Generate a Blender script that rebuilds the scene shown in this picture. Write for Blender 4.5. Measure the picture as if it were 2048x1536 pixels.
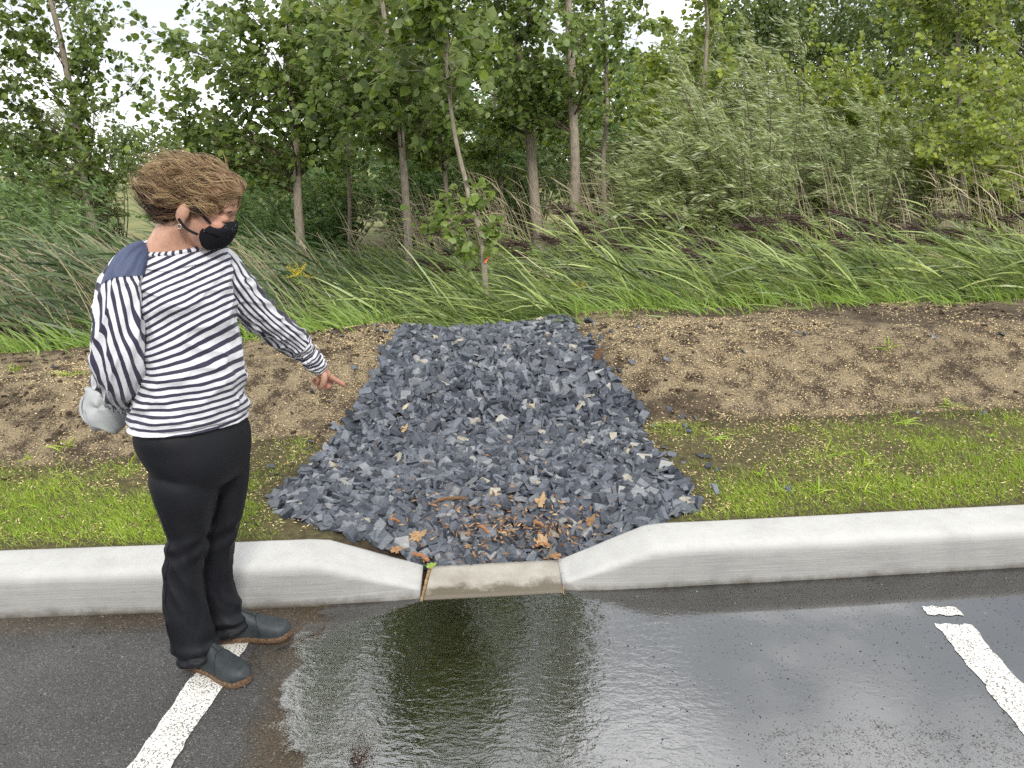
import bpy, bmesh, math, random
import numpy as np
from mathutils import Vector, Matrix

for _o in list(bpy.data.objects):
    bpy.data.objects.remove(_o)
scene = bpy.context.scene
COL = scene.collection
rng = np.random.default_rng(7)
random.seed(7)
WIND = np.array([-1.0, 0.05, 0.0])

# ------------------------------------------------------------------ camera
FPX, CAM_H = 1538.0, 1.6
PITCH, YAW, ROLL = math.radians(16.187), math.radians(3.67), math.radians(1.5)
FW = np.array([-math.sin(YAW) * math.cos(PITCH), math.cos(YAW) * math.cos(PITCH), -math.sin(PITCH)])
_r = np.array([math.cos(YAW), math.sin(YAW), 0.0]); _u = np.cross(_r, FW)
RT = _r * math.cos(ROLL) - _u * math.sin(ROLL)
UP = _u * math.cos(ROLL) + _r * math.sin(ROLL)
EYE = np.array([0.0, 0.0, CAM_H])
cam_data = bpy.data.cameras.new('camera')
cam = bpy.data.objects.new('camera', cam_data); COL.objects.link(cam)
cam_data.sensor_fit = 'HORIZONTAL'; cam_data.sensor_width = 36.0
cam_data.lens = 36.0 * FPX / 2048.0
cam_data.clip_start = 0.05; cam_data.clip_end = 6000.0
cam.matrix_world = Matrix(((RT[0], UP[0], -FW[0], 0.0), (RT[1], UP[1], -FW[1], 0.0), (RT[2], UP[2], -FW[2], CAM_H), (0, 0, 0, 1)))
scene.camera = cam

# ------------------------------------------------------------------ sky and sun
SUN_EL, SUN_AZ = math.radians(42), math.radians(158)     # azimuth clockwise from +y: soft light from behind the camera's right
world = bpy.data.worlds.new('World'); scene.world = world; world.use_nodes = True
nt = world.node_tree; nt.nodes.clear()
w_out = nt.nodes.new('ShaderNodeOutputWorld')
w_sky = nt.nodes.new('ShaderNodeTexSky'); w_sky.sky_type = 'NISHITA'; w_sky.sun_disc = False
w_sky.sun_elevation = SUN_EL; w_sky.sun_rotation = SUN_AZ
w_b1 = nt.nodes.new('ShaderNodeBackground'); w_b1.inputs[1].default_value = 0.10
nt.links.new(w_sky.outputs[0], w_b1.inputs[0])
w_tc = nt.nodes.new('ShaderNodeTexCoord')
w_map = nt.nodes.new('ShaderNodeMapping'); w_map.inputs['Scale'].default_value = (1, 1, 2.6); w_map.inputs['Location'].default_value = (1.7, 0.8, 0.6)
nt.links.new(w_tc.outputs['Generated'], w_map.inputs[0])
w_n = nt.nodes.new('ShaderNodeTexNoise'); w_n.inputs['Scale'].default_value = 2.3; w_n.inputs['Detail'].default_value = 6; w_n.inputs['Roughness'].default_value = 0.55
nt.links.new(w_map.outputs[0], w_n.inputs['Vector'])
w_r = nt.nodes.new('ShaderNodeValToRGB')
w_r.color_ramp.elements[0].position = 0.45; w_r.color_ramp.elements[0].color = (0.40, 0.42, 0.44, 1)
w_r.color_ramp.elements[1].position = 0.64; w_r.color_ramp.elements[1].color = (1.0, 1.0, 1.0, 1)
nt.links.new(w_n.outputs[0], w_r.inputs[0])
w_b2 = nt.nodes.new('ShaderNodeBackground'); w_b2.inputs[1].default_value = 1.5
nt.links.new(w_r.outputs[0], w_b2.inputs[0])
w_mr = nt.nodes.new('ShaderNodeMapRange'); w_mr.inputs[1].default_value = 0.25; w_mr.inputs[2].default_value = 0.45; w_mr.inputs[3].default_value = 0.62; w_mr.inputs[4].default_value = 0.97
nt.links.new(w_n.outputs[0], w_mr.inputs[0])
w_mix = nt.nodes.new('ShaderNodeMixShader')
nt.links.new(w_mr.outputs[0], w_mix.inputs[0]); nt.links.new(w_b1.outputs[0], w_mix.inputs[1]); nt.links.new(w_b2.outputs[0], w_mix.inputs[2])
nt.links.new(w_mix.outputs[0], w_out.inputs[0])

sun_d = bpy.data.lights.new('sun', 'SUN'); sun_d.energy = 1.5; sun_d.angle = math.radians(11); sun_d.color = (1.0, 0.96, 0.9)
sun = bpy.data.objects.new('sun', sun_d); COL.objects.link(sun)
_sd = Vector((math.sin(SUN_AZ) * math.cos(SUN_EL), math.cos(SUN_AZ) * math.cos(SUN_EL), math.sin(SUN_EL)))
sun.rotation_euler = (-_sd).to_track_quat('-Z', 'Y').to_euler(); sun.location = _sd * 30

scene.view_settings.view_transform = 'Standard'; scene.view_settings.look = 'None'
scene.view_settings.exposure = 0.82; scene.view_settings.gamma = 1.0; scene.view_settings.use_curve_mapping = False
scene.cycles.use_denoising = False
scene.cycles.max_bounces = 6; scene.cycles.transparent_max_bounces = 8; scene.cycles.diffuse_bounces = 3; scene.cycles.glossy_bounces = 3
scene.cycles.transmission_bounces = 3
scene.cycles.caustics_reflective = False; scene.cycles.caustics_refractive = False

# ------------------------------------------------------------------ helpers
def ray(px, py):
    return FW + (px - 1024.0) / FPX * RT - (py - 768.0) / FPX * UP
def at(px, py, Y):
    d = ray(px, py); return EYE + d * (Y / d[1])
def ground_pt(px, py, z=0.0):
    d = ray(px, py); return EYE + d * ((z - CAM_H) / d[2])
def depth(P):
    return float((np.asarray(P) - EYE) @ FW)
def smooth01(t):
    t = np.clip(t, 0, 1); return t * t * (3 - 2 * t)
def norm(v):
    v = np.asarray(v, float); return v / np.maximum(np.linalg.norm(v, axis=-1, keepdims=True), 1e-9)

def vnoise(x, y, z=0.0, seed=0):
    """value noise on arrays, range -1..1"""
    x = np.asarray(x, float); y = np.asarray(y, float); z = np.zeros_like(x) + z
    xi = np.floor(x).astype(np.int64); yi = np.floor(y).astype(np.int64); zi = np.floor(z).astype(np.int64)
    fx = smooth01(x - xi); fy = smooth01(y - yi); fz = smooth01(z - zi)
    def h(a, b, c):
        n = (a * 374761393 + b * 668265263 + c * 2147483647 + seed * 974711) & 0xffffffff
        n = ((n ^ (n >> 13)) * 1274126177) & 0xffffffff
        n = (n ^ (n >> 16)) & 0xffffffff
        return n / 2147483647.5 - 1.0
    r = 0
    for dx in (0, 1):
        for dy in (0, 1):
            for dz in (0, 1):
                w = (fx if dx else 1 - fx) * (fy if dy else 1 - fy) * (fz if dz else 1 - fz)
                r = r + w * h(xi + dx, yi + dy, zi + dz)
    return r
def fbm(x, y, z=0.0, seed=0, oct=4):
    r = 0; a = 1.0; s = 1.0; t = 0
    for i in range(oct):
        r = r + a * vnoise(np.asarray(x) * s, np.asarray(y) * s, np.asarray(z) * s, seed + i * 17); t += a; a *= 0.5; s *= 2.03
    return r / t

def make_mesh(name, verts, faces, mats=None, attrs=None, smooth=False, fmat=None):
    """faces: array (n,k) or list of such arrays"""
    verts = np.ascontiguousarray(verts, dtype=np.float32).reshape(-1, 3)
    fl = faces if isinstance(faces, (list, tuple)) else [faces]
    fl = [np.asarray(f, dtype=np.int32) for f in fl if len(f)]
    me = bpy.data.meshes.new(name)
    me.vertices.add(len(verts)); me.vertices.foreach_set('co', verts.ravel())
    loops = np.concatenate([f.ravel() for f in fl]); tot = np.concatenate([np.full(len(f), f.shape[1], np.int32) for f in fl])
    start = np.concatenate([[0], np.cumsum(tot)[:-1]]).astype(np.int32)
    me.loops.add(len(loops)); me.loops.foreach_set('vertex_index', loops)
    me.polygons.add(len(tot)); me.polygons.foreach_set('loop_start', start); me.polygons.foreach_set('loop_total', tot)
    me.polygons.foreach_set('use_smooth', np.full(len(tot), bool(smooth)))
    if mats is not None:
        for m in (mats if isinstance(mats, (list, tuple)) else [mats]):
            me.materials.append(m)
    if fmat is not None:
        me.polygons.foreach_set('material_index', np.asarray(fmat, np.int32))
    me.update(calc_edges=True)
    for k, v in (attrs or {}).items():
        a = me.attributes.new(k, 'FLOAT', 'POINT'); a.data.foreach_set('value', np.ascontiguousarray(v, dtype=np.float32))
    return me
def obj(name, me, parent=None, label=None, cat=None, group=None, kind=None):
    o = bpy.data.objects.new(name, me); COL.objects.link(o)
    if parent is not None: o.parent = parent
    if label: o['label'] = label
    if cat: o['category'] = cat
    if group: o['group'] = group
    if kind: o['kind'] = kind
    return o
def thing(name, label, cat, loc=(0, 0, 0), group=None, kind=None):
    o = obj(name, None, None, label, cat, group, kind); o.location = [float(v) for v in loc]; o.empty_display_size = 0.1
    return o
def child(name, me, root, kind=None, label=None):
    """mesh built in world space becomes a part of a root that stands at root.location"""
    me.transform(Matrix.Translation(-root.location)); return obj(name, me, root, kind=kind, label=label)

def catmull(pts, n):
    """smooth interpolation of control rows (k,d) to n rows"""
    P = np.asarray(pts, float); k = len(P)
    Q = np.vstack([2 * P[0] - P[1], P, 2 * P[-1] - P[-2]])
    t = np.linspace(0, k - 1, n); i = np.minimum(t.astype(int), k - 2); f = (t - i)[:, None]
    a, b, c, d = Q[i], Q[i + 1], Q[i + 2], Q[i + 3]
    return 0.5 * (2 * b + (c - a) * f + (2 * a - 5 * b + 4 * c - d) * f * f + (3 * b - a - 3 * c + d) * f ** 3)
def grid_faces(nr, nc, wrap=True, off=0):
    r = np.arange(nr - 1)[:, None]; c = np.arange(nc if wrap else nc - 1)[None, :]
    c2 = (c + 1) % nc
    f = np.stack([r * nc + c, r * nc + c2, (r + 1) * nc + c2, (r + 1) * nc + c], -1).reshape(-1, 4)
    return f + off
def tube(path, rad, ns=8, cap=False):
    """tube round a path (n,3) with radii (n,) -> verts, faces"""
    path = np.asarray(path, float); n = len(path); rad = np.broadcast_to(np.asarray(rad, float), (n,))
    T = norm(np.gradient(path, axis=0))
    ref = np.array([0.13, 0.97, 0.21]) if abs(T[0] @ np.array([0.13, 0.97, 0.21])) < 0.9 else np.array([1.0, 0, 0])
    A = norm(ref - (T @ ref)[:, None] * T); B = np.cross(T, A)
    th = np.linspace(0, 2 * np.pi, ns, endpoint=False)
    V = path[:, None] + rad[:, None, None] * (np.cos(th)[None, :, None] * A[:, None] + np.sin(th)[None, :, None] * B[:, None])
    V = V.reshape(-1, 3); F = [grid_faces(n, ns)]
    if cap:
        F += [np.arange(ns)[None, ::-1], (np.arange(ns) + (n - 1) * ns)[None, :]]
    return V, F
class Bag:
    """collects (verts, faces, attrs) into one mesh"""
    def __init__(s): s.v = []; s.f = {}; s.a = {}; s.n = 0
    def add(s, V, F, **attrs):
        V = np.asarray(V, float).reshape(-1, 3)
        for f in (F if isinstance(F, list) else [F]):
            f = np.asarray(f); s.f.setdefault(f.shape[1], []).append(f + s.n)
        for k, v in attrs.items():
            s.a.setdefault(k, []).append(np.broadcast_to(np.asarray(v, float), (len(V),)))
        s.v.append(V); s.n += len(V)
    def mesh(s, name, mats=None, smooth=False):
        return make_mesh(name, np.vstack(s.v), [np.vstack(f) for f in s.f.values()], mats, {k: np.concatenate(v) for k, v in s.a.items()}, smooth)

def remeshed(name, V, F, voxel, smooth_it=6, mats=None):
    """one continuous skin round overlapping closed shells (voxel remesh, then smoothing)"""
    me = make_mesh(name + '_src', V, F)
    o = bpy.data.objects.new('tmp_remesh', me); COL.objects.link(o)
    m = o.modifiers.new('r', 'REMESH'); m.mode = 'VOXEL'; m.voxel_size = voxel; m.use_smooth_shade = True
    if smooth_it:
        s = o.modifiers.new('s', 'SMOOTH'); s.factor = 0.5; s.iterations = smooth_it
    dg = bpy.context.evaluated_depsgraph_get(); dg.update()
    new = bpy.data.meshes.new_from_object(o.evaluated_get(dg)); new.name = name
    bpy.data.objects.remove(o); bpy.data.meshes.remove(me)
    new.materials.clear()
    if mats is not None: new.materials.append(mats)
    new.polygons.foreach_set('use_smooth', np.ones(len(new.polygons), dtype=bool))
    return new
def verts_of(me):
    a = np.empty(len(me.vertices) * 3, np.float32); me.vertices.foreach_get('co', a); return a.reshape(-1, 3).astype(float)
def normals_of(me):
    a = np.empty(len(me.vertices) * 3, np.float32); me.vertices.foreach_get('normal', a); return a.reshape(-1, 3).astype(float)
def set_verts(me, V):
    me.vertices.foreach_set('co', np.ascontiguousarray(V, np.float32).ravel()); me.update()
def set_attr(me, k, v):
    a = me.attributes.new(k, 'FLOAT', 'POINT'); a.data.foreach_set('value', np.ascontiguousarray(v, dtype=np.float32))
def ellipsoid(c, axes, radii, nu=24, nv=16):
    th = np.linspace(0, 2 * np.pi, nu, endpoint=False); ph = np.linspace(0.02, np.pi - 0.02, nv)
    d = np.stack([np.sin(ph)[:, None] * np.cos(th), np.sin(ph)[:, None] * np.sin(th), np.cos(ph)[:, None] + 0 * th], -1).reshape(-1, 3)
    V = np.asarray(c) + (d * np.asarray(radii)) @ np.asarray(axes)
    return V, [grid_faces(nv, nu), np.arange(nu)[None, ::-1], (np.arange(nu) + (nv - 1) * nu)[None, :]]

# ------------------------------------------------------------------ materials
class NT:
    def __init__(s, name):
        s.m = bpy.data.materials.new(name); s.m.use_nodes = True; s.t = s.m.node_tree; s.t.nodes.clear()
        s.out = s.t.nodes.new('ShaderNodeOutputMaterial')
    def n(s, typ, ins=None, **props):
        nd = s.t.nodes.new('ShaderNode' + typ)
        for k, v in props.items(): setattr(nd, k, v)
        for k, v in (ins or {}).items():
            sock = nd.inputs[k]
            if isinstance(v, bpy.types.NodeSocket): s.t.links.new(v, sock)
            else: sock.default_value = v
        return nd
    def noise(s, vec, scale, detail=4, rough=0.5, dist=0.0):
        return s.n('TexNoise', {'Vector': vec, 'Scale': scale, 'Detail': detail, 'Roughness': rough, 'Distortion': dist}).outputs[0]
    def vor(s, vec, scale, out='Color', feature='F1'):
        return s.n('TexVoronoi', {'Vector': vec, 'Scale': scale}, feature=feature).outputs[out]
    def obj(s): return s.n('TexCoord').outputs['Object']
    def geo(s): return s.n('NewGeometry').outputs['Position']
    def attr(s, name): return s.n('Attribute', attribute_name=name).outputs['Fac']
    def ramp(s, fac, stops, interp='LINEAR'):
        r = s.n('ValToRGB', {'Fac': fac}); cr = r.color_ramp; cr.interpolation = interp
        while len(cr.elements) < len(stops): cr.elements.new(0.5)
        for e, (p, c) in zip(cr.elements, stops):
            e.position = p; e.color = (*c, 1) if not np.isscalar(c) else (c, c, c, 1)
        return r.outputs[0]
    def mix(s, fac, a, b, blend='MIX'):
        m = s.n('Mix', data_type='RGBA', blend_type=blend, clamp_factor=True)
        for sock, v in ((m.inputs[0], fac), (m.inputs[6], a), (m.inputs[7], b)):
            if isinstance(v, bpy.types.NodeSocket): s.t.links.new(v, sock)
            elif np.isscalar(v): sock.default_value = v
            else: sock.default_value = (*v, 1)
        return m.outputs[2]
    def math(s, op, a, b=0.0, clamp=False):
        return s.n('Math', {0: a, 1: b}, operation=op, use_clamp=clamp).outputs[0]
    def rng(s, v, a, b, c=0.0, d=1.0):
        return s.n('MapRange', {0: v, 1: a, 2: b, 3: c, 4: d}).outputs[0]
    def sep(s, v):
        return s.n('SeparateXYZ', {0: v}).outputs
    def bump(s, h, strength=0.5, dist=0.01, normal=None):
        ins = {'Height': h, 'Strength': strength, 'Distance': dist}
        if normal is not None: ins['Normal'] = normal
        return s.n('Bump', ins).outputs[0]
    def principled(s, **ins):
        nm = {'color': 'Base Color', 'rough': 'Roughness', 'normal': 'Normal', 'spec': 'Specular IOR Level', 'sheen': 'Sheen Weight', 'sss': 'Subsurface Weight', 'coat': 'Coat Weight', 'coat_rough': 'Coat Roughness', 'coat_normal': 'Coat Normal', 'metal': 'Metallic'}
        d = {}
        for k, v in ins.items():
            if k == 'color' and not isinstance(v, bpy.types.NodeSocket): v = (*v, 1)
            d[nm[k]] = v
        return s.n('BsdfPrincipled', d)
    def done(s, shader):
        s.t.links.new(shader.outputs[0] if hasattr(shader, 'outputs') else shader, s.out.inputs[0]); return s.m

def simple_mat(name, col, rough=0.7, var=0.15, scale=30, bump=0.2, bdist=0.002, spec=0.4):
    k = NT(name); p = k.geo(); n = k.noise(p, scale, 5)
    c2 = tuple(min(1, v * (1 + var * 2)) for v in col); c1 = tuple(v * (1 - var * 1.6) for v in col)
    return k.done(k.principled(color=k.ramp(n, [(0.3, c1), (0.7, c2)]), rough=rough, spec=spec, normal=k.bump(n, bump, bdist)))

def leaf_mat(name, dark, mid, light, back, trans=0.3, rough=0.45, gain=1.0):
    """leaf with per-leaf colour (attribute v, 0..1), paler underside, some light through"""
    dark, mid, light, back = [tuple(min(0.9, q * gain) for q in t_) for t_ in (dark, mid, light, back)]
    k = NT(name); v = k.attr('v')
    c = k.ramp(v, [(0.0, dark), (0.45, mid), (1.0, light)])
    bf = k.n('NewGeometry').outputs['Backfacing']
    c = k.mix(k.math('MULTIPLY', bf, 0.75), c, back)
    p = k.principled(color=c, rough=rough, spec=0.45)
    hs = k.n('HueSaturation', {'Hue': 0.48, 'Saturation': 1.15, 'Value': 1.5, 'Color': c}).outputs[0]
    tr = k.n('BsdfTranslucent', {'Color': hs})
    m = k.n('MixShader', {0: trans, 1: p.outputs[0], 2: tr.outputs[0]})
    return k.done(m)

# ------------------------------------------------------------------ the lie of the land
def yk(x):
    return np.interp(x, [-14, -2.1, -0.55, 0.07, 1.82, 14], [1.41, 2.41, 2.54, 2.61, 2.82, 4.28])
KERB_W = 0.22
def chute_edges(y):
    xl = np.interp(y, [2.7, 2.80, 2.95, 3.1, 3.8, 4.35, 4.7, 5.2, 5.8], [-0.70, -0.82, -1.12, -1.24, -1.18, -1.04, -0.99, -1.04, -1.10])
    xr = np.interp(y, [2.7, 2.85, 2.98, 3.1, 3.45, 4.28, 4.55, 5.0, 5.6], [0.10, 0.26, 0.44, 0.56, 0.48, 0.37, 0.20, 0.08, -0.02])
    n = np.asarray(y) * 5.0
    return xl + 0.05 * vnoise(n, n * 0 + 3.3, seed=5), xr + 0.05 * vnoise(n, n * 0 + 9.3, seed=6)
def terr(x, y, fine=True):
    x = np.asarray(x, float); y = np.asarray(y, float)
    u = y - yk(x) - KERB_W
    H = 0.52 - 0.09 * smooth01((-x - 0.8) / 2.2)
    toe = 1.2 - 0.28 * smooth01((-x - 1.2) / 1.5) + 0.04 * vnoise(x * 1.7, x * 0, seed=2)
    edge = toe + 0.66
    back = edge + 0.68 + 0.10 * vnoise(x * 1.3, x * 0 + 4, seed=3)
    s = np.clip((u - toe) / (edge - toe), 0, 1)
    z = 0.150 + 0.02 * np.clip(u / toe, 0, 1) + (H - 0.17) * (0.35 * s + 0.65 * smooth01(s))
    z = z + 0.015 * smooth01((u - edge) / 0.4)
    fall = smooth01((u - back) / 1.7)
    z = z - (H + 0.27) * fall
    far = smooth01((u - 12) / 30)
    z = z + 0.2 * far
    if fine:
        nearw = 1 - smooth01((u - 6) / 6)
        z = z + nearw * (0.028 * fbm(x * 1.6, y * 1.6, seed=11) + 0.012 * fbm(x * 7, y * 7, seed=12) * smooth01((u - 0.2) / 1.0)) * smooth01(u / 0.25)
    xl, xr = chute_edges(y)
    inside = smooth01((x - xl + 0.20) / 0.24) * smooth01((xr + 0.20 - x) / 0.24)
    z = z - inside * (0.035 * smooth01((u - 0.1) / 0.5) + 0.035 * smooth01((u - 0.9) / 0.9)) * (1 - fall)
    notch = smooth01((0.62 - np.abs(x + 0.22)) / 0.4) * (1 - smooth01((u - 0.02) / 0.55))
    return z * (1 - notch) + (-0.012) * notch

def bank_dark(x, w, y):
    """bare dark soil: a band high on the right bank and patches elsewhere"""
    n = fbm(x * 1.4, y * 2.2, seed=25)
    return np.clip(smooth01((w - 0.42 + 0.35 * n) / 0.25) * smooth01((x - 0.9 + 0.8 * n) / 1.2) * (1 - smooth01((w - 1.0) / 0.3)) + smooth01((n - 0.30) / 0.15) * (w > 0.03), 0, 1)
# ground sheet, from the kerb to the horizon
gx = np.concatenate([-np.geomspace(1800, 6.4, 34), np.arange(-6.2, 6.2001, 0.04), np.geomspace(6.4, 1800, 34)])
gv = np.concatenate([[0.06], np.arange(0.14, 4.6, 0.035), np.geomspace(4.7, 2600, 60)])
GX, GV = np.meshgrid(gx, gv); GY = yk(np.clip(GX, -14, 14)) + GV
GZ = terr(GX, GY); GU = GV - KERB_W
GZ[GU < 0.0] -= 0.035
_n1 = fbm(GX * 2.2, GY * 2.2, seed=21); _n2 = fbm(GX * 9, GY * 9, seed=22)
_toe = 1.2 - 0.28 * smooth01((-GX - 1.2) / 1.5)
A_mulch = smooth01((GU - _toe + 0.02 + 0.02 * _n2) / 0.05) * (1 - smooth01((GU - _toe - 1.25 + 0.12 * _n1) / 0.25))
A_lawn = (1 - smooth01((GU - _toe + 0.16 + 0.12 * _n1) / 0.22)) * smooth01((GU - 0.0 - 0.04 * _n2) / 0.06)
_el, _er = chute_edges(GY); _in = smooth01((GX - _el + 0.04) / 0.06) * smooth01((_er + 0.04 - GX) / 0.06) * (GY < 5.8)
A_mulch = A_mulch * (1 - 0.75 * bank_dark(GX, GU - _toe, GY)); A_mulch = A_mulch * (1 - _in); A_lawn = A_lawn * (1 - _in)
A_far = smooth01((GU - 12) / 12)
k = NT('ground_soil'); p = k.geo()
n_f = k.noise(p, 130, 4, 0.65); n_m = k.noise(p, 9, 4, 0.6); n_c = k.noise(p, 34, 4, 0.6)
soil = k.ramp(n_c, [(0.3, (0.030, 0.021, 0.014)), (0.72, (0.085, 0.062, 0.042))])
straw = k.ramp(n_f, [(0.35, (0.17, 0.130, 0.078)), (0.7, (0.37, 0.295, 0.185))])
cov = k.math('MULTIPLY', k.rng(k.math('ADD', n_f, k.math('MULTIPLY', n_m, 0.9)), 0.86, 1.04), k.attr('mulch'))
c = k.mix(cov, soil, straw)
lawn = k.ramp(n_c, [(0.3, (0.075, 0.062, 0.03)), (0.7, (0.19, 0.175, 0.07))])
c = k.mix(k.math('MULTIPLY', k.attr('lawn'), 0.55), c, lawn)
field = k.ramp(k.noise(p, 0.15, 5), [(0.35, (0.12, 0.15, 0.05)), (0.65, (0.27, 0.25, 0.11))])
c = k.mix(k.attr('far'), c, field)
bh = k.math('ADD', k.math('MULTIPLY', n_c, 0.7), k.math('MULTIPLY', n_f, 0.5))
M_soil = k.done(k.principled(color=c, rough=0.93, spec=0.2, normal=k.bump(bh, 0.9, 0.02)))
me = make_mesh('ground', np.stack([GX, GY, GZ], -1), grid_faces(len(gv), len(gx), False), M_soil, {'mulch': A_mulch.ravel(), 'lawn': A_lawn.ravel(), 'far': A_far.ravel()}, smooth=True)
obj('ground', me, label='earth verge and low mulched bank behind the kerb', kind='structure')

# ------------------------------------------------------------------ car park surface
def wet_at(x, y):
    """0 dry .. 1 standing water"""
    v = yk(x) - y
    xb = np.interp(y, [1.2, 1.75, 2.1, 2.35, 2.7], [-0.86, -0.93, -1.0, -1.12, -1.3])
    w = smooth01((x - xb + 0.20 * fbm(x * 3, y * 3, seed=31) + 0.06 * fbm(x * 14, y * 14, seed=32)) / 0.16)
    seam = 1 - smooth01((v - 0.05 - 0.05 * fbm(x * 4, y * 4, seed=33)) / 0.1)
    return np.clip(np.maximum(w, 0.8 * seam), 0, 1)
ax = np.concatenate([-np.geomspace(60, 3.3, 20), np.arange(-3.2, 3.2001, 0.035), np.geomspace(3.3, 60, 20)])
av = np.concatenate([[-0.12], -np.arange(-0.0, 2.0, 0.035)[1:] * 1.0 + 0.0, -np.geomspace(2.05, 60, 24)])
AX, AV = np.meshgrid(ax, av); AY = yk(np.clip(AX, -14, 14)) + np.where(AV == -0.12, 0.12, AV)
AW = wet_at(AX, AY)
k = NT('asphalt'); p = k.geo()
v1 = k.vor(p, 240, 'Distance'); vc = k.vor(p, 240, 'Color'); n1 = k.noise(p, 420, 3, 0.7); n2 = k.noise(p, 3.0, 5, 0.6); n3 = k.noise(p, 28, 4, 0.6)
g = k.rng(k.sep(vc)[0], 0, 1, 0.6, 1.5)
dry = k.ramp(n2, [(0.35, (0.050, 0.048, 0.046)), (0.68, (0.080, 0.077, 0.072))])
wetc = k.ramp(n2, [(0.35, (0.046, 0.035, 0.024)), (0.7, (0.085, 0.065, 0.044))])
w = k.attr('wet')
silt = k.mix(k.rng(k.noise(p, 1.7, 4, 0.55), 0.52, 0.66, 0, 0.55), wetc, (0.105, 0.085, 0.066))
c = k.mix(w, dry, silt)
c = k.mix(1.0, c, k.n('CombineColor', {0: g, 1: g, 2: g}).outputs[0], 'MULTIPLY')
spk = k.math('GREATER_THAN', k.sep(vc)[1], 0.955)
c = k.mix(k.math('MULTIPLY', spk, 0.45), c, (0.30, 0.28, 0.25))
crack = k.rng(k.noise(p, 95, 3, 0.75), 0.30, 0.42, 0.45, 1.0)
c = k.mix(1.0, c, k.n('CombineColor', {0: crack, 1: crack, 2: crack}).outputs[0], 'MULTIPLY')
h = k.math('ADD', k.math('MULTIPLY', v1, -0.9), k.math('ADD', k.math('MULTIPLY', n3, 0.5), k.math('MULTIPLY', n1, 0.35)))
bs = k.rng(w, 0, 1, 0.85, 0.4)
rg = k.rng(w, 0, 1, 0.55, 0.33)
M_asph = k.done(k.principled(color=c, rough=rg, spec=0.5, normal=k.n('Bump', {'Height': h, 'Strength': bs, 'Distance': 0.006}).outputs[0]))
me = make_mesh('asphalt', np.stack([AX, AY, AX * 0], -1), grid_faces(len(av), len(ax), False)[:, ::-1], M_asph, {'wet': AW.ravel()}, smooth=True)
obj('car_park_asphalt', me, label='wet black asphalt of the car park', kind='structure')

# painted bay lines, worn
k = NT('line_paint'); p = k.geo()
wn = k.math('ADD', k.math('MULTIPLY', k.vor(p, 170, 'Distance'), 0.9), k.math('MULTIPLY', k.noise(p, 60, 5, 0.7), 0.7))
worn = k.rng(k.math('ADD', wn, k.math('MULTIPLY', k.noise(p, 6, 4), 0.35)), 1.055, 1.16)
c = k.mix(worn, k.ramp(k.noise(p, 22, 4), [(0.3, (0.62, 0.60, 0.54)), (0.7, (0.80, 0.79, 0.74))]), (0.17, 0.16, 0.145))
M_paint = k.done(k.principled(color=c, rough=0.6, normal=k.bump(wn, 0.6, 0.004)))
def bay_line(x0, x1, ya, yb, lbl, zl=0.0035):
    ys = np.linspace(ya, yb, 160); n = len(ys); m = 7
    L = x0 - 0.06 + 0.006 * vnoise(ys * 30, ys * 0, seed=4); R = x0 + 0.06 + 0.006 * vnoise(ys * 30, ys * 0 + 5, seed=4)
    t = np.linspace(0, 1, m)
    X = L[:, None] * (1 - t) + R[:, None] * t + (x1 - x0) * ((ys - ya) / (yb - ya))[:, None]
    V = np.stack([X, ys[:, None] + 0 * X + 0.02 * vnoise(X * 40, X * 0, seed=8) * ((ys[:, None] - yb) ** 2 < 0.01), X * 0 + zl], -1)
    o = obj('painted_bay_line', make_mesh('painted_bay_line', V, grid_faces(n, m, False), M_paint, smooth=True), label=lbl, kind='structure')
bay_line(-1.150, -1.150, -1.5, 2.27, 'worn white bay line under the shoes')
bay_line(1.352, 1.362, -1.5, 2.42, 'worn white bay line running into the puddle', 0.0095)
bay_line(1.362, 1.364, 2.475, 2.53, 'short end of the bay line at the puddle edge', 0.0095)

# standing water
pxs = np.arange(-1.75, 4.2, 0.03); pvs = np.arange(-2.2, 0.022, 0.03)
PX, PV = np.meshgrid(pxs, pvs); PY = yk(PX) + PV + 0.02
rgt = smooth01((PX - 0.30) / 0.3) * (1 - smooth01((PY - 1.98 + 0.22 * fbm(PX * 2.5, PY * 2.5, seed=41)) / 0.26))
COV = wet_at(PX, PY) * (1 - 0.47 * rgt)
xm = np.interp(PY, [1.5, 2.0, 2.3, 2.5], [-0.80, -0.92, -1.0, -0.85])
COV = COV * (0.30 + 0.70 * smooth01((PX - xm + 0.30 * fbm(PX * 3.5, PY * 3.5, seed=42) + 0.12 * fbm(PX * 13, PY * 13, seed=44)) / 0.22))
CHOP = (1 - smooth01((PX - 0.28 + 0.10 * fbm(PX * 4, PY * 4, seed=43)) / 0.30)) * smooth01((PX + 1.2) / 0.4) * 0.97 + 0.03
CHOP = CHOP + 0.25 * np.exp(-((PX - 0.95) / 0.3) ** 2 - ((PY - 2.1) / 0.12) ** 2)
F = grid_faces(len(pvs), len(pxs), False)
keep = COV.ravel()[F].max(1) > 0.03; F = F[keep]; used = np.unique(F); remap = np.full(PX.size, -1); remap[used] = np.arange(len(used)); F = remap[F]
PZ = PX * 0 + 0.0075
V = np.stack([PX, PY, PZ], -1).reshape(-1, 3)[used]
k = NT('water'); p = k.geo()
pm = k.n('Mapping', {'Vector': p, 'Scale': (0.55, 1.0, 1.0), 'Rotation': (0, 0, 0.25)}).outputs[0]
rip = k.math('ADD', k.noise(pm, 34, 3, 0.55, 0.6), k.math('MULTIPLY', k.noise(pm, 95, 2, 0.5, 0.3), 0.35))
rip = k.math('ADD', rip, k.math('MULTIPLY', k.noise(p, 7, 2), 0.8))
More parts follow.
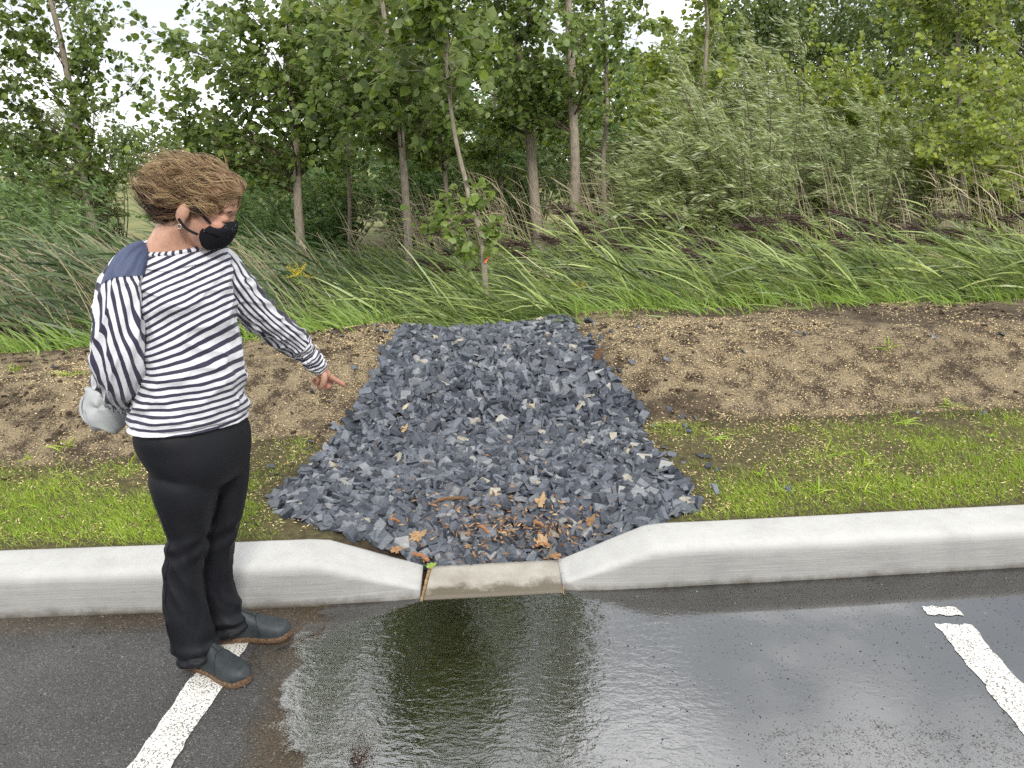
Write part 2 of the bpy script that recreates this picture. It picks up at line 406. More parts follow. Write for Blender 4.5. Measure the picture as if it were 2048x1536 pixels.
agg = k.math('ADD', k.math('MULTIPLY', k.noise(p, 150, 3, 0.7), 0.75), k.math('MULTIPLY', k.noise(p, 28, 3, 0.6), 0.35))
cv = k.attr('cov')
mask = k.rng(k.math('SUBTRACT', k.math('MULTIPLY', cv, 1.3), agg), -0.06, 0.14)
ch = k.attr('chop')
tip_ = k.math('MULTIPLY', k.math('LESS_THAN', k.vor(p, 95, 'Distance'), 0.30), k.math('GREATER_THAN', k.sep(k.vor(p, 95, 'Color'))[0], k.rng(k.noise(p, 5, 3), 0.35, 0.65, 0.97, 0.72)))
mask = k.math('MULTIPLY', mask, k.math('SUBTRACT', 1.0, k.math('MULTIPLY', tip_, k.rng(ch, 0.1, 0.7, 0.5, 0.2))))
grit = k.rng(k.noise(p, 210, 2, 0.6), 0.60, 0.78, 0, 1)
hh = k.math('ADD', k.math('MULTIPLY', rip, ch), k.math('MULTIPLY', grit, 0.045))
nrm = k.n('Bump', {'Height': hh, 'Strength': 0.15, 'Distance': 0.008}).outputs[0]
fr = k.n('Fresnel', {'IOR': 2.85, 'Normal': nrm}).outputs[0]
fac = k.math('MULTIPLY', fr, mask)
gl = k.n('BsdfGlossy', {'Color': (1, 1, 1, 1), 'Roughness': k.rng(cv, 0.4, 0.9, 0.14, 0.012), 'Normal': nrm})
tr = k.n('BsdfTransparent', {'Color': (0.93, 0.91, 0.88, 1)})
M_water = k.done(k.n('MixShader', {0: fac, 1: tr.outputs[0], 2: gl.outputs[0]}))
me = make_mesh('puddle_water', V, F, M_water, {'cov': COV.ravel()[used], 'chop': CHOP.ravel()[used]}, smooth=True)
obj('puddle_water', me, label='shallow rain water running to the kerb opening', kind='structure')

# ------------------------------------------------------------------ concrete kerb with a dropped opening
k = NT('concrete'); p = k.geo(); s_ = k.sep(p)
lines = k.noise(k.n('Mapping', {'Vector': p, 'Scale': (2.0, 30, 190)}).outputs[0], 1.0, 4, 0.6)
blot = k.noise(p, 7, 6, 0.65); fine = k.noise(p, 130, 4, 0.7); pit = k.vor(p, 60, 'Distance')
c = k.ramp(blot, [(0.28, (0.39, 0.385, 0.37)), (0.5, (0.45, 0.445, 0.425)), (0.75, (0.485, 0.48, 0.46))])
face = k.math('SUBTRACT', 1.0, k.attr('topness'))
ln = k.rng(lines, 0.25, 0.75, 0.58, 0.80)  # lines and finish of the kerb face, plus shade painted into its colour
face_shade = k.mix(face, (1, 1, 1), k.n('CombineColor', {0: ln, 1: ln, 2: ln}).outputs[0])
c = k.mix(1.0, c, face_shade, 'MULTIPLY')
trow = k.rng(k.noise(p, 30, 5, 0.7), 0.52, 0.75, 0, 0.45)
c = k.mix(trow, c, (0.36, 0.325, 0.275))
dirt = k.rng(k.math('ADD', s_[2], k.math('MULTIPLY', k.noise(p, 14, 5, 0.7), 0.05)), 0.026, 0.058, 0.9, 0.0)
c = k.mix(dirt, c, (0.10, 0.088, 0.07))
bh = k.math('ADD', k.math('MULTIPLY', k.math('MULTIPLY', lines, face), 0.6), k.math('ADD', k.math('MULTIPLY', fine, 0.4), k.math('MULTIPLY', k.noise(p, 26, 4, 0.6), 0.4)))
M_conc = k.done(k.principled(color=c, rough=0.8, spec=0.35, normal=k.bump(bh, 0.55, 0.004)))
k = NT('concrete_apron'); p = k.geo()
c = k.ramp(k.noise(p, 9, 6, 0.65), [(0.3, (0.25, 0.225, 0.185)), (0.7, (0.40, 0.375, 0.325))])
vv = k.attr('front')
wetm = k.rng(k.math('ADD', vv, k.math('MULTIPLY', k.noise(p, 11, 5, 0.65), 0.9)), 1.0, 1.2)
c = k.mix(wetm, c, (0.12, 0.10, 0.07))
M_apron = k.done(k.principled(color=c, rough=k.rng(wetm, 0, 1, 0.75, 0.12), normal=k.bump(k.noise(p, 90, 5, 0.7), 0.4, 0.003)))
PROF = np.array([(0.0, -0.06), (0.0, 0.0), (0.004, 0.04), (0.009, 0.09), (0.013, 0.126), (0.0185, 0.144), (0.029, 0.156), (0.044, 0.163), (0.066, 0.167), (0.10, 0.169), (0.15, 0.173), (0.20, 0.175), (0.214, 0.172), (0.222, 0.160), (0.224, 0.10), (0.224, -0.10)])
def kerb(name, xs, lbl):
    sc = np.interp(xs, [-0.97, -0.90, -0.53, 0.0, 0.03, 0.36, 0.44], [1, 0.97, 0.20, 0.20, 0.20, 0.97, 1])
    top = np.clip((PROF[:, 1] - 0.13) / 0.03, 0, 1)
    d = norm(np.stack([np.ones_like(xs), np.gradient(yk(xs), xs)], -1)); nv = np.stack([-d[:, 1], d[:, 0]], -1)
    V = np.zeros((len(xs), len(PROF), 3))
    zz = np.where(PROF[None, :, 1] > 0, PROF[None, :, 1] * sc[:, None], PROF[None, :, 1])
    off = PROF[None, :, 0] * np.ones((len(xs), 1))
    soft = (1 - sc)[:, None] * np.array([0, 0, .01, .015, .014, .012, .01, .006, .003, 0, 0, 0, 0, 0, 0, 0])[None] * 2
    wob = 0.003 * vnoise(xs * 2.1, xs * 0, seed=51)[:, None] + 0.0012 * fbm(xs[:, None] * 12 + 0 * zz, zz * 40, seed=52)
    V[..., 0] = xs[:, None] + nv[:, :1] * (off + soft + wob)
    V[..., 1] = yk(xs)[:, None] + nv[:, 1:] * (off + soft + wob)
    V[..., 2] = zz + 0.0015 * fbm(xs[:, None] * 9 + 0 * zz, off * 40, seed=53) * (zz > 0.02)
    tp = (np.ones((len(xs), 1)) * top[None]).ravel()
    n, m = V.shape[:2]
    caps = [np.arange(m)[None, :], (np.arange(m) + (n - 1) * m)[None, ::-1]]
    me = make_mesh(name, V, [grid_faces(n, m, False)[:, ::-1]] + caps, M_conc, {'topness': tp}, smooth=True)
    return obj(name, me, label=lbl, kind='structure')
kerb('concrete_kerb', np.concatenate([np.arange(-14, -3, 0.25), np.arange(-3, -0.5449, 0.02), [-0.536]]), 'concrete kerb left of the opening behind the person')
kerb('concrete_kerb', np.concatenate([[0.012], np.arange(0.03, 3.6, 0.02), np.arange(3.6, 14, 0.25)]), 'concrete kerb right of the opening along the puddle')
# apron slab between the two kerb ends
xs = np.linspace(-0.520, 0.006, 40); t = np.linspace(0, 1, 14)
prof_z = np.interp(t, [0, 0.03, 0.5, 0.97, 1.0], [-0.03, 0.010, 0.024, 0.034, 0.0])
AXX, TT = np.meshgrid(xs, t, indexing='ij')
V = np.stack([AXX, yk(AXX) - 0.012 + TT * 0.245, prof_z[None, :] + 0.0015 * fbm(AXX * 12, TT * 4, seed=55)], -1)
V[:, 0, 2] = -0.05; V[:, -1, 2] = -0.08
me = make_mesh('apron', V, grid_faces(40, 14, False)[:, ::-1], M_apron, {'front': (1 - TT).ravel()}, smooth=True)
obj('concrete_apron', me, label='low concrete sill in the kerb opening, wet at its front', kind='structure')
k = NT('joint_sealant'); p = k.geo()
M_joint = k.done(k.principled(color=k.ramp(k.noise(p, 90, 5, 0.75), [(0.35, (0.10, 0.05, 0.02)), (0.6, (0.36, 0.24, 0.11)), (0.75, (0.5, 0.42, 0.3))]), rough=0.9, normal=k.bump(k.noise(p, 120, 4), 0.9, 0.006)))
for xj, wj in ((-0.528, 0.0075), (0.009, 0.0030)):
    t = np.linspace(0, 1, 30); w_ = wj * (1 + 0.3 * vnoise(t * 14, t * 0, seed=57))
    yy = yk(xj) - 0.010 + t * 0.235; zz = np.interp(t, [0, 0.05, 0.5, 1], [0.0, 0.013, 0.027, 0.036])
    V = np.stack([np.stack([xj - w_, yy, zz - 0.012], -1), np.stack([xj - w_ * 0.6, yy, zz], -1), np.stack([xj + w_ * 0.6, yy, zz], -1), np.stack([xj + w_, yy, zz - 0.012], -1)], 1)
    obj('kerb_joint', make_mesh('kerb_joint', V, grid_faces(30, 4, False)[:, ::-1], M_joint), label='sandy joint at the left end of the sill' if xj < -0.3 else 'thin joint at the right end of the sill', kind='structure')

# ------------------------------------------------------------------ gravel chute
k = NT('slate_stone'); p = k.geo(); tc = k.obj()
vv = k.attr('v')
base = k.ramp(vv, [(0.0, (0.024, 0.027, 0.036)), (0.35, (0.055, 0.063, 0.080)), (0.7, (0.112, 0.124, 0.148)), (0.88, (0.215, 0.222, 0.23)), (0.94, (0.29, 0.285, 0.26)), (1.0, (0.36, 0.31, 0.22))])
gn = k.noise(k.n('Mapping', {'Vector': p, 'Rotation': (0.5, 0.3, 0.2), 'Scale': (1, 1, 3.5)}).outputs[0], 34, 5, 0.65)
gr = k.rng(gn, 0.3, 0.7, 0.72, 1.32)
c = k.mix(1.0, base, k.n('CombineColor', {0: gr, 1: gr, 2: gr}).outputs[0], 'MULTIPLY')
c = k.mix(k.rng(k.noise(p, 75, 4, 0.7), 0.60, 0.74, 0, 0.5), c, (0.27, 0.275, 0.28))
M_stone = k.done(k.principled(color=c, rough=0.42, spec=0.6, normal=k.bump(k.math('ADD', gn, k.math('MULTIPLY', k.noise(p, 160, 3), 0.4)), 0.5, 0.006)))
rs = random.Random(3)
def stone_proto(i):
    """a chip of split rock: a slab trimmed by a handful of random cuts"""
    bm = bmesh.new(); bmesh.ops.create_cube(bm, size=1.0)
    ax = (1.0, rs.uniform(0.45, 0.85), rs.uniform(0.16, 0.40))
    for v in bm.verts: v.co = Vector((v.co.x * ax[0], v.co.y * ax[1], v.co.z * ax[2]))
    for _ in range(rs.randint(3, 5)):
        d = Vector((rs.gauss(0, 1) / ax[0], rs.gauss(0, 1) / ax[1], rs.gauss(0, 0.8) / ax[2])).normalized()
        sup = max(v.co.dot(d) for v in bm.verts)
        r_ = bmesh.ops.bisect_plane(bm, geom=bm.verts[:] + bm.edges[:] + bm.faces[:], plane_co=d * sup * rs.uniform(0.40, 0.78), plane_no=d, clear_outer=True)
        ed = [e for e in r_['geom_cut'] if isinstance(e, bmesh.types.BMEdge)]
        if len(ed) > 2: bmesh.ops.contextual_create(bm, geom=ed)
    bmesh.ops.remove_doubles(bm, verts=bm.verts[:], dist=0.03)
    bmesh.ops.triangulate(bm, faces=bm.faces[:]); bmesh.ops.recalc_face_normals(bm, faces=bm.faces[:])
    bm.verts.ensure_lookup_table(); bm.verts.index_update()
    V = np.array([v.co[:] for v in bm.verts]); Fs = np.array([[l.index for l in f.verts] for f in bm.faces]); bm.free()
    return V, Fs
PROTO = [stone_proto(i) for i in range(36)]
# dart throwing over the chute, larger stones kept farther apart
N = 90000
cy = rng.uniform(2.74, 5.72, N); el, er = chute_edges(cy)
cx = el - 0.06 + rng.random(N) * (er - el + 0.12)
size = np.clip(rng.lognormal(math.log(0.044), 0.34, N), 0.018, 0.062)
order = np.argsort(-size[: N // 2]); order = np.concatenate([order, np.arange(N // 2, N)])
cell = {}; stones = []
for i in order:
    x, y, s = cx[i], cy[i], size[i]
    if y < yk(x) + KERB_W + 0.028: continue
    kx, ky = int(math.floor(x / 0.09)), int(math.floor(y / 0.09)); ok = True
    for a in (-1, 0, 1):
        for b in (-1, 0, 1):
            for (x2, y2, s2) in cell.get((kx + a, ky + b), ()):
                if (x - x2) ** 2 + (y - y2) ** 2 < (0.185 * (s + s2)) ** 2: ok = False; break
            if not ok: break
        if not ok: break
    if not ok: continue
    cell.setdefault((kx, ky), []).append((x, y, s)); stones.append((x, y, s))
# a few strays beside the chute and on the bank
for _ in range(70):
    y = rs.uniform(3.0, 5.2); l_, r_ = chute_edges(y); side = rs.random() < 0.5
    stones.append((l_ - abs(rs.gauss(0, 0.16)) if side else r_ + abs(rs.gauss(0, 0.22)), y, rs.uniform(0.02, 0.05)))
for _ in range(40):
    stones.append((rs.uniform(-3.4, 3.2), rs.uniform(4.2, 5.0), rs.uniform(0.015, 0.04)))
stones = np.array(stones); NS = len(stones)
SZ = terr(stones[:, 0], stones[:, 1])
e_ = 0.05
SL = np.stack([(terr(stones[:, 0] + e_, stones[:, 1], False) - terr(stones[:, 0] - e_, stones[:, 1], False)) / (2 * e_), (terr(stones[:, 0], stones[:, 1] + e_, False) - terr(stones[:, 0], stones[:, 1] - e_, False)) / (2 * e_)], -1)
chute_root = thing('gravel_chute', 'chute of angular blue-grey slate gravel from the bank to the kerb opening', 'gravel', (-0.4, 3.0, 0.15))
chute_root['kind'] = 'structure'; del chute_root['category']
dist = (stones[:, 0] ** 2 + stones[:, 1] ** 2 + (SZ - 1.6) ** 2) ** 0.5
inch = np.array([chute_edges(y)[0] - 0.1 < x < chute_edges(y)[1] + 0.1 for x, y, s in stones])
score = stones[:, 2] / dist * inch
single = set(np.argsort(-score)[:300].tolist())
bag = Bag(); tintpool = [0.12, 0.3, 0.45, 0.6, 0.75, 0.9, 0.97]
single_me = {}
for i in range(NS):
    x, y, s = stones[i]; pi = rs.randrange(len(PROTO)); V, Fs = PROTO[pi]
    yaw = rs.uniform(0, 2 * math.pi); q = Matrix.Rotation(rs.gauss(0, 0.55) - SL[i, 1] * -0.8, 3, 'X') @ Matrix.Rotation(rs.gauss(0, 0.55) - SL[i, 0] * 0.8, 3, 'Y') @ Matrix.Rotation(yaw, 3, 'Z')
    sc = s * rs.uniform(1.0, 1.35); z = SZ[i] + s * rs.uniform(-0.05, 0.38)
    v = rs.betavariate(1.3, 1.4) * 0.90 if (rs.random() < 0.975 or s > 0.065) else rs.uniform(0.9, 1.0)
    if i in single:
        tv = min(tintpool, key=lambda t: abs(t - v)) ; key = (pi, tv)
        if key not in single_me:
            single_me[key] = make_mesh('stone', V, Fs, M_stone, {'v': np.full(len(V), tv)})
        o = obj('stone', single_me[key], chute_root)
        o.matrix_basis = Matrix.Translation(Vector((x, y, z)) - chute_root.location) @ q.to_4x4() @ Matrix.Scale(sc, 4)
    else:
        bag.add((V * sc) @ np.array(q).T + np.array([x, y, z]), Fs, v=v)
child('gravel', bag.mesh('gravel', M_stone), chute_root, kind='stuff')
print('STONES', NS)

# ------------------------------------------------------------------ vegetation

T_POP = (np.array([(0, 0, 0), (.16, .36, .05), (.52, .42, .11), (1, 0, -.06), (.52, -.42, .11), (.16, -.36, .05)]), [np.array([[0, 3, 2, 1], [0, 5, 4, 3]])])
T_WIL = (np.array([(0, 0, 0), (.42, .5, .10), (1, 0, -.1), (.42, -.5, .10)]), [np.array([[0, 2, 1], [0, 3, 2]])])
T_DIA = (np.array([(0, 0, 0), (.45, .5, .10), (1, 0, -.06), (.45, -.5, .10)]), [np.array([[0, 2, 1], [0, 3, 2]])])
def unit_rand(n):
    return norm(rng.normal(size=(n, 3)))
def add_leaves(bag, P, tip, nrm, L, W, v, template):
    T, Fs = template; n = len(P); k_ = len(T)
    tip = norm(tip); side = norm(np.cross(nrm, tip)); nn = np.cross(tip, side)
    L = np.broadcast_to(L, (n,)); W = np.broadcast_to(W, (n,))
    V = P[:, None] + T[None, :, 0, None] * (tip * L[:, None])[:, None] + T[None, :, 1, None] * (side * W[:, None])[:, None] + T[None, :, 2, None] * (nn * W[:, None])[:, None]
    off = (np.arange(n) * k_)[:, None, None]
    bag.add(V.reshape(-1, 3), [(f[None] + off).reshape(-1, f.shape[1]) for f in Fs], v=np.repeat(v, k_))
def add_ribbons(bag, P, d, L, W, droop, v, ns=4, shape=None, side=None, wind=0.0):
    """long blades: base P, direction d, length L, width W, droop (down) and wind (sideways) grow with the square of the way along"""
    n = len(P); s = np.linspace(0, 1, ns); d = norm(d)
    if side is None: side = norm(np.cross(d, unit_rand(n)))
    wprof = shape if shape is not None else np.interp(s, [0, 0.25, 0.6, 1], [0.6, 1, 0.8, 0.04])
    C = P[:, None] + d[:, None] * (L[:, None] * s)[..., None]
    C = C + (L[:, None] * s ** 2)[..., None] * (np.array([0, 0, -1.0]) * np.broadcast_to(droop, (n,))[:, None] + WIND * np.broadcast_to(wind, (n,))[:, None])[:, None]
    off = side[:, None] * (np.broadcast_to(W, (n,))[:, None] * wprof * 0.5)[..., None]
    V = np.stack([C - off, C + off], 2).reshape(-1, 3)
    f = np.array([[2 * i, 2 * i + 1, 2 * i + 3, 2 * i + 2] for i in range(ns - 1)])
    F = (f[None] + (np.arange(n) * 2 * ns)[:, None, None]).reshape(-1, 4)
    bag.add(V, F, v=np.repeat(v, 2 * ns))

M_poplar = leaf_mat('poplar_leaf', (0.020, 0.036, 0.007), (0.055, 0.085, 0.016), (0.135, 0.178, 0.038), (0.15, 0.185, 0.085), 0.42, gain=2.1)
M_poplar_y = leaf_mat('poplar_leaf_pale', (0.040, 0.062, 0.010), (0.100, 0.140, 0.024), (0.23, 0.26, 0.045), (0.18, 0.22, 0.09), 0.40, gain=1.8)
M_willow = leaf_mat('willow_leaf', (0.045, 0.065, 0.018), (0.130, 0.160, 0.050), (0.27, 0.30, 0.15), (0.34, 0.37, 0.26), 0.35, gain=1.75)
M_dark = leaf_mat('understorey_leaf', (0.020, 0.038, 0.011), (0.042, 0.072, 0.021), (0.095, 0.135, 0.045), (0.10, 0.14, 0.075), 0.45, gain=2.9)
M_forest = leaf_mat('forest_leaf', (0.030, 0.050, 0.012), (0.060, 0.092, 0.022), (0.13, 0.165, 0.05), (0.10, 0.13, 0.05), 0.3, gain=1.5)
M_reed = leaf_mat('reed_leaf', (0.030, 0.046, 0.013), (0.090, 0.125, 0.034), (0.24, 0.28, 0.095), (0.17, 0.20, 0.085), 0.25, 0.38, gain=1.9)
M_reed_dark = leaf_mat('reed_leaf_dark', (0.022, 0.040, 0.014), (0.050, 0.078, 0.028), (0.115, 0.14, 0.055), (0.085, 0.11, 0.055), 0.2, 0.4, gain=1.55)
M_dry = leaf_mat('dry_stalk', (0.12, 0.095, 0.055), (0.26, 0.22, 0.14), (0.42, 0.37, 0.25), (0.30, 0.26, 0.17), 0.1, 0.6, gain=1.4)
M_plume = leaf_mat('reed_plume', (0.030, 0.017, 0.015), (0.066, 0.040, 0.034), (0.13, 0.088, 0.066), (0.06, 0.036, 0.03), 0.15, 0.8)
M_fringe = leaf_mat('fringe_grass', (0.06, 0.11, 0.015), (0.14, 0.23, 0.035), (0.26, 0.34, 0.07), (0.17, 0.25, 0.06), 0.3, 0.45, gain=1.35)
M_lawn = leaf_mat('lawn_grass', (0.08, 0.13, 0.012), (0.16, 0.25, 0.020), (0.29, 0.35, 0.055), (0.17, 0.24, 0.035), 0.3, 0.5, gain=1.7)
M_chip = leaf_mat('straw_mulch', (0.15, 0.105, 0.055), (0.33, 0.245, 0.125), (0.52, 0.42, 0.25), (0.33, 0.25, 0.13), 0.05, 0.8, gain=1.75)
def bark(name, c1, c2, c3):
    k = NT(name); p = k.geo()
    m = k.n('Mapping', {'Vector': p, 'Scale': (1, 1, 0.28)}).outputs[0]
    n = k.noise(m, 46, 5, 0.65); n2 = k.noise(p, 5, 4)
    c = k.mix(k.rng(n2, 0.4, 0.65, 0, 0.6), k.ramp(n, [(0.3, c1), (0.52, c2), (0.72, c3)]), c2)
    return k.done(k.principled(color=c, rough=0.85, spec=0.25, normal=k.bump(n, 0.8, 0.012)))
M_bark = bark('poplar_bark', (0.14, 0.11, 0.082), (0.29, 0.245, 0.19), (0.41, 0.36, 0.29))
M_bark_pale = bark('pale_bark', (0.17, 0.145, 0.105), (0.30, 0.265, 0.205), (0.40, 0.36, 0.29))
M_twig = simple_mat('twig_bark', (0.085, 0.062, 0.040), 0.8, 0.2, 40)

def trunk_path(px_pts, Y, top_z, lean=(-0.05, 0.0), n=40):
    pts = [at(x, y, Y) for x, y in px_pts]; p0 = pts[0]
    g = float(terr(p0[0], Y)) - 0.1
    d = norm(np.array(pts[1]) - pts[0]) if len(pts) > 1 else np.array([0, 0, 1.0])
    d = norm(d * [0.6, 0, 1]); foot = p0 - d * ((p0[2] - g) / d[2]) if p0[2] > g + 0.05 else p0
    allp = [foot] + pts if p0[2] > g + 0.05 else pts
    last = allp[-1]
    if top_z > last[2] + 0.3:
        allp.append(last + np.array([lean[0], lean[1], 1.0]) * (top_z - last[2]) * 0.5 + np.array([-0.05, 0.05, 0]))
        allp.append(last + np.array([lean[0] * 1.3, lean[1], 1.0]) * (top_z - last[2]))
    return catmull(allp, n)
def tree(name, label, px_pts, Y, top_z, r0, crown_z, nl, reach, leafL, mat, bark_m=None, lean=(-0.06, 0.0), group='poplars beyond the bank', per=(12, 18), seed=1, low_bias=1.0, elev=(0.35, 0.95), vmean=0.42, template=T_POP, wr=0.98):
    global rng
    rng = np.random.default_rng(seed)
    path = trunk_path(px_pts, Y, top_z, lean); zs = path[:, 2]
    root = thing(name, label, 'tree', path[0], group)
    tt = np.linspace(0, 1, len(path)); rad = r0 * (1 - 0.86 * tt ** 1.1) * (1 + 0.35 * np.exp(-tt * 22))
    wob = path + np.stack([0.012 * vnoise(tt * 12, tt * 0, seed=seed), 0.012 * vnoise(tt * 12, tt * 0 + 7, seed=seed), tt * 0], -1)
    V, F = tube(wob, rad, 10); child('trunk', make_mesh('trunk', V, F, bark_m or M_bark, smooth=True), root)
    limbs = Bag(); crown = Bag(); LP = []; LT = []
    for i in range(nl):
        q = rng.random() ** low_bias; z = crown_z + q * (top_z - crown_z) * 0.98
        j = int(np.clip(np.searchsorted(zs, z), 1, len(zs) - 1)); p0 = wob[j]
        az = rng.uniform(0, 2 * np.pi); e = rng.uniform(*elev)
        if bark_m is not None and group is not None and math.sin(az) < -0.1 and rng.random() < 0.75: continue
        Ll = reach * (0.30 + 0.70 * (1 - q) ** 0.7) * rng.uniform(0.6, 1.15)
        d = np.array([math.cos(az) * math.cos(e), math.sin(az) * math.cos(e), math.sin(e)]); d = norm(d + 0.25 * WIND)
        s = np.linspace(0, 1, 7)[:, None]
        lp = p0 + d * Ll * s + WIND * (0.22 * Ll * s ** 2) + np.array([0, 0, 1]) * (0.10 * Ll * s ** 2) + 0.03 * Ll * rng.normal(size=3) * s * (1 - s) * 4
        rr = max(0.005, rad[j] * 0.22) * (1 - 0.85 * s[:, 0])
        V, F = tube(lp, rr, 5); limbs.add(V, F)
        ntw = int(4 + Ll * 6)
        for a in range(ntw):
            t = rng.uniform(0.12, 1.0) ; b0 = lp[0] + (lp[-1] - lp[0]) * t
            kk = t * 6; k0 = min(5, int(kk)); b0 = lp[k0] * (1 - (kk - k0)) + lp[k0 + 1] * (kk - k0)
            td = norm(d * 0.6 + unit_rand(1)[0] * 0.75 + WIND * 0.30 + np.array([0, 0, 0.12])); tl = rng.uniform(0.22, 0.55) * min(1, 0.5 + Ll * 0.3)
            ts = np.linspace(0, 1, 4)[:, None]
            tp = b0 + td * tl * ts + WIND * 0.10 * tl * ts ** 2 + np.array([0, 0, -0.12]) * tl * ts ** 2
            V, F = tube(tp[::3], 0.0035 * (1 - 0.6 * ts[::3, 0]), 3); limbs.add(V, F)
            m = rng.integers(per[0], per[1] + 1); u = rng.uniform(0.15, 1.05, m)[:, None]
            LP.append(b0 + td * tl * u + WIND * 0.10 * tl * u ** 2 + np.array([0, 0, -0.12]) * tl * u ** 2 + 0.035 * rng.normal(size=(m, 3)))
            LT.append(np.repeat(td[None], m, 0))
    LP = np.vstack(LP); LT = np.vstack(LT); thin = (LP[:, 2] < 3.9) | (rng.random(len(LP)) < 0.5); LP = LP[thin]; LT = LT[thin]; n = len(LP)
    tip = norm(LT * 0.4 + WIND * 0.55 + np.array([0, 0, -0.25]) + 0.65 * unit_rand(n)); nr = norm(unit_rand(n) + np.array([0.15, -0.35, 0.75]))
    L = 0.76 * leafL * rng.uniform(0.55, 1.3, n); v = np.clip(rng.normal(vmean, 0.24, n), 0, 1)
    add_leaves(crown, LP, tip, nr, L, L * wr, v, template)
    child('branches', limbs.mesh('branches', M_twig if bark_m is None else bark_m), root, kind='stuff')
    child('crown', crown.mesh('crown', mat, True), root, kind='stuff')
    return root, n

def shrub(name, label, base_px, Y, h, width, n_stem, leafL, leafW, mat, group, seed, template=T_WIL, per=26, spread=0.6, vmean=0.45, cat='shrub', side_tw=6, twl=(0.25, 0.6), x=None, start=0.12):
    """several stems from one foot, leaves set along whippy twigs that the wind lays over"""
    global rng
    rng = np.random.default_rng(seed)
    p0 = at(base_px[0], base_px[1], Y) if x is None else np.array([x, Y, 0.0])
    p0[2] = float(terr(p0[0], Y)) - 0.05
    root = thing(name, label, cat, p0, group); stems = Bag(); crown = Bag(); LP = []; LT = []
    for i in range(n_stem):
        a = rng.uniform(0, 2 * np.pi); r = width * 0.5 * math.sqrt(rng.random()); hh = h * rng.uniform(0.65, 1.05) * (1 - 0.25 * (r / (width * 0.5)) ** 2)
        top = p0 + np.array([r * math.cos(a), r * math.sin(a) * 0.8, hh]); mid = p0 + (top - p0) * 0.5 + np.array([0.12 * math.cos(a), 0.12 * math.sin(a), 0.1]) * r
        s = np.linspace(0, 1, 8)[:, None]; b_ = p0 + np.array([rng.normal(0, 0.12), rng.normal(0, 0.12), 0])
        sp = b_ * (1 - s) ** 2 + 2 * mid * s * (1 - s) + top * s ** 2 + WIND * (0.16 * hh * s ** 2.5)
        V, F = tube(sp, (0.005 + 0.0035 * h) * (1 - 0.85 * s[:, 0]), 4); stems.add(V, F)
        for b in range(int(side_tw * 1.35)):
            t = rng.uniform(start, 1.0); kk = t * 7; k0 = min(6, int(kk)); b0 = sp[k0] * (1 - (kk - k0)) + sp[k0 + 1] * (kk - k0)
            td = norm(unit_rand(1)[0] * spread + WIND * 0.45 + np.array([0, -0.05, 0.38])); tl = rng.uniform(*twl)
            ts = np.linspace(0, 1, 4)[:, None]; tp = b0 + td * tl * ts + WIND * 0.28 * tl * ts ** 2 - np.array([0, 0, 0.10]) * tl * ts ** 2
            V, F = tube(tp, 0.003 * (1 - 0.6 * ts[:, 0]), 3); stems.add(V, F)
            m = int(per * rng.uniform(0.7, 1.3)); u = rng.uniform(0.02, 1.0, m)[:, None]
            LP.append(b0 + td * tl * u + WIND * 0.28 * tl * u ** 2 - np.array([0, 0, 0.10]) * tl * u ** 2 + 0.02 * rng.normal(size=(m, 3))); LT.append(np.repeat(td[None], m, 0))
    LP = np.vstack(LP); LT = np.vstack(LT); n = len(LP)
    tip = norm(LT * 0.5 + WIND * 0.75 + 0.5 * unit_rand(n)); nr = norm(unit_rand(n) + np.array([0.1, -0.4, 0.6]))
    L = leafL * rng.uniform(0.6, 1.2, n); v = np.clip(rng.normal(vmean, 0.22, n), 0, 1)
    add_leaves(crown, LP, tip, nr, L, leafW * rng.uniform(0.8, 1.2, n), v, template)
    child('stems', stems.mesh('stems', M_twig), root, kind='stuff'); child('crown', crown.mesh('crown', mat, True), root, kind='stuff')
    return n
NL = 0
def T(*a, **k_):
    global NL
    r, n = tree(*a, **k_); NL += n; return r
def S(*a, **k_):
    global NL
    NL += shrub(*a, **k_)

# --- main poplars (trunk points are picture points turned into places at distance Y)
T('poplar_tree', 'leaning poplar at the far left with a bare brown lower trunk', [(190, 480), (165, 330), (132, 130), (100, 0)], 10.2, 5.6, 0.066, 1.0, 60, 1.6, 0.098, M_poplar, seed=101, low_bias=1.55)
T('poplar_tree', 'leafy poplar behind the person, right of her head', [(600, 490), (592, 300), (578, 110), (572, 0)], 9.6, 7.8, 0.066, 1.2, 84, 1.6, 0.100, M_poplar, seed=102, low_bias=1.55)
T('poplar_tree', 'slim poplar left of the tagged sapling', [(822, 560), (812, 420), (795, 220), (772, 60)], 8.8, 5.6, 0.058, 1.55, 60, 1.15, 0.112, M_poplar, seed=103, low_bias=1.55)
T('poplar_tree', 'thin poplar just behind the tagged sapling', [(908, 525), (893, 380), (878, 260), (862, 60)], 10.6, 5.6, 0.042, 1.4, 52, 1.1, 0.105, M_poplar, seed=104, low_bias=1.55)
T('poplar_tree', 'thick grey poplar trunk, left of the central pair', [(1076, 482), (1062, 300), (1040, 120), (1020, 0)], 10.6, 8.2, 0.088, 1.75, 62, 1.15, 0.102, M_poplar, seed=105, low_bias=1.55)
T('poplar_tree', 'thick grey poplar trunk, right of the central pair', [(1145, 502), (1150, 330), (1141, 130), (1136, 0)], 10.2, 8.4, 0.088, 1.7, 62, 1.15, 0.102, M_poplar, seed=106, low_bias=1.55, lean=(-0.02, 0))
T('poplar_tree', 'slender dark poplar right of the central pair', [(1213, 470), (1207, 330), (1214, 160)], 12.2, 9.0, 0.055, 1.2, 64, 1.15, 0.10, M_poplar, seed=107)
T('poplar_tree', 'pale straight poplar rising out of the willows', [(1402, 330), (1407, 200), (1414, 40)], 12.4, 4.7, 0.05, 1.3, 44, 1.1, 0.11, M_poplar_y, M_bark_pale, lean=(0.0, 0), seed=108)
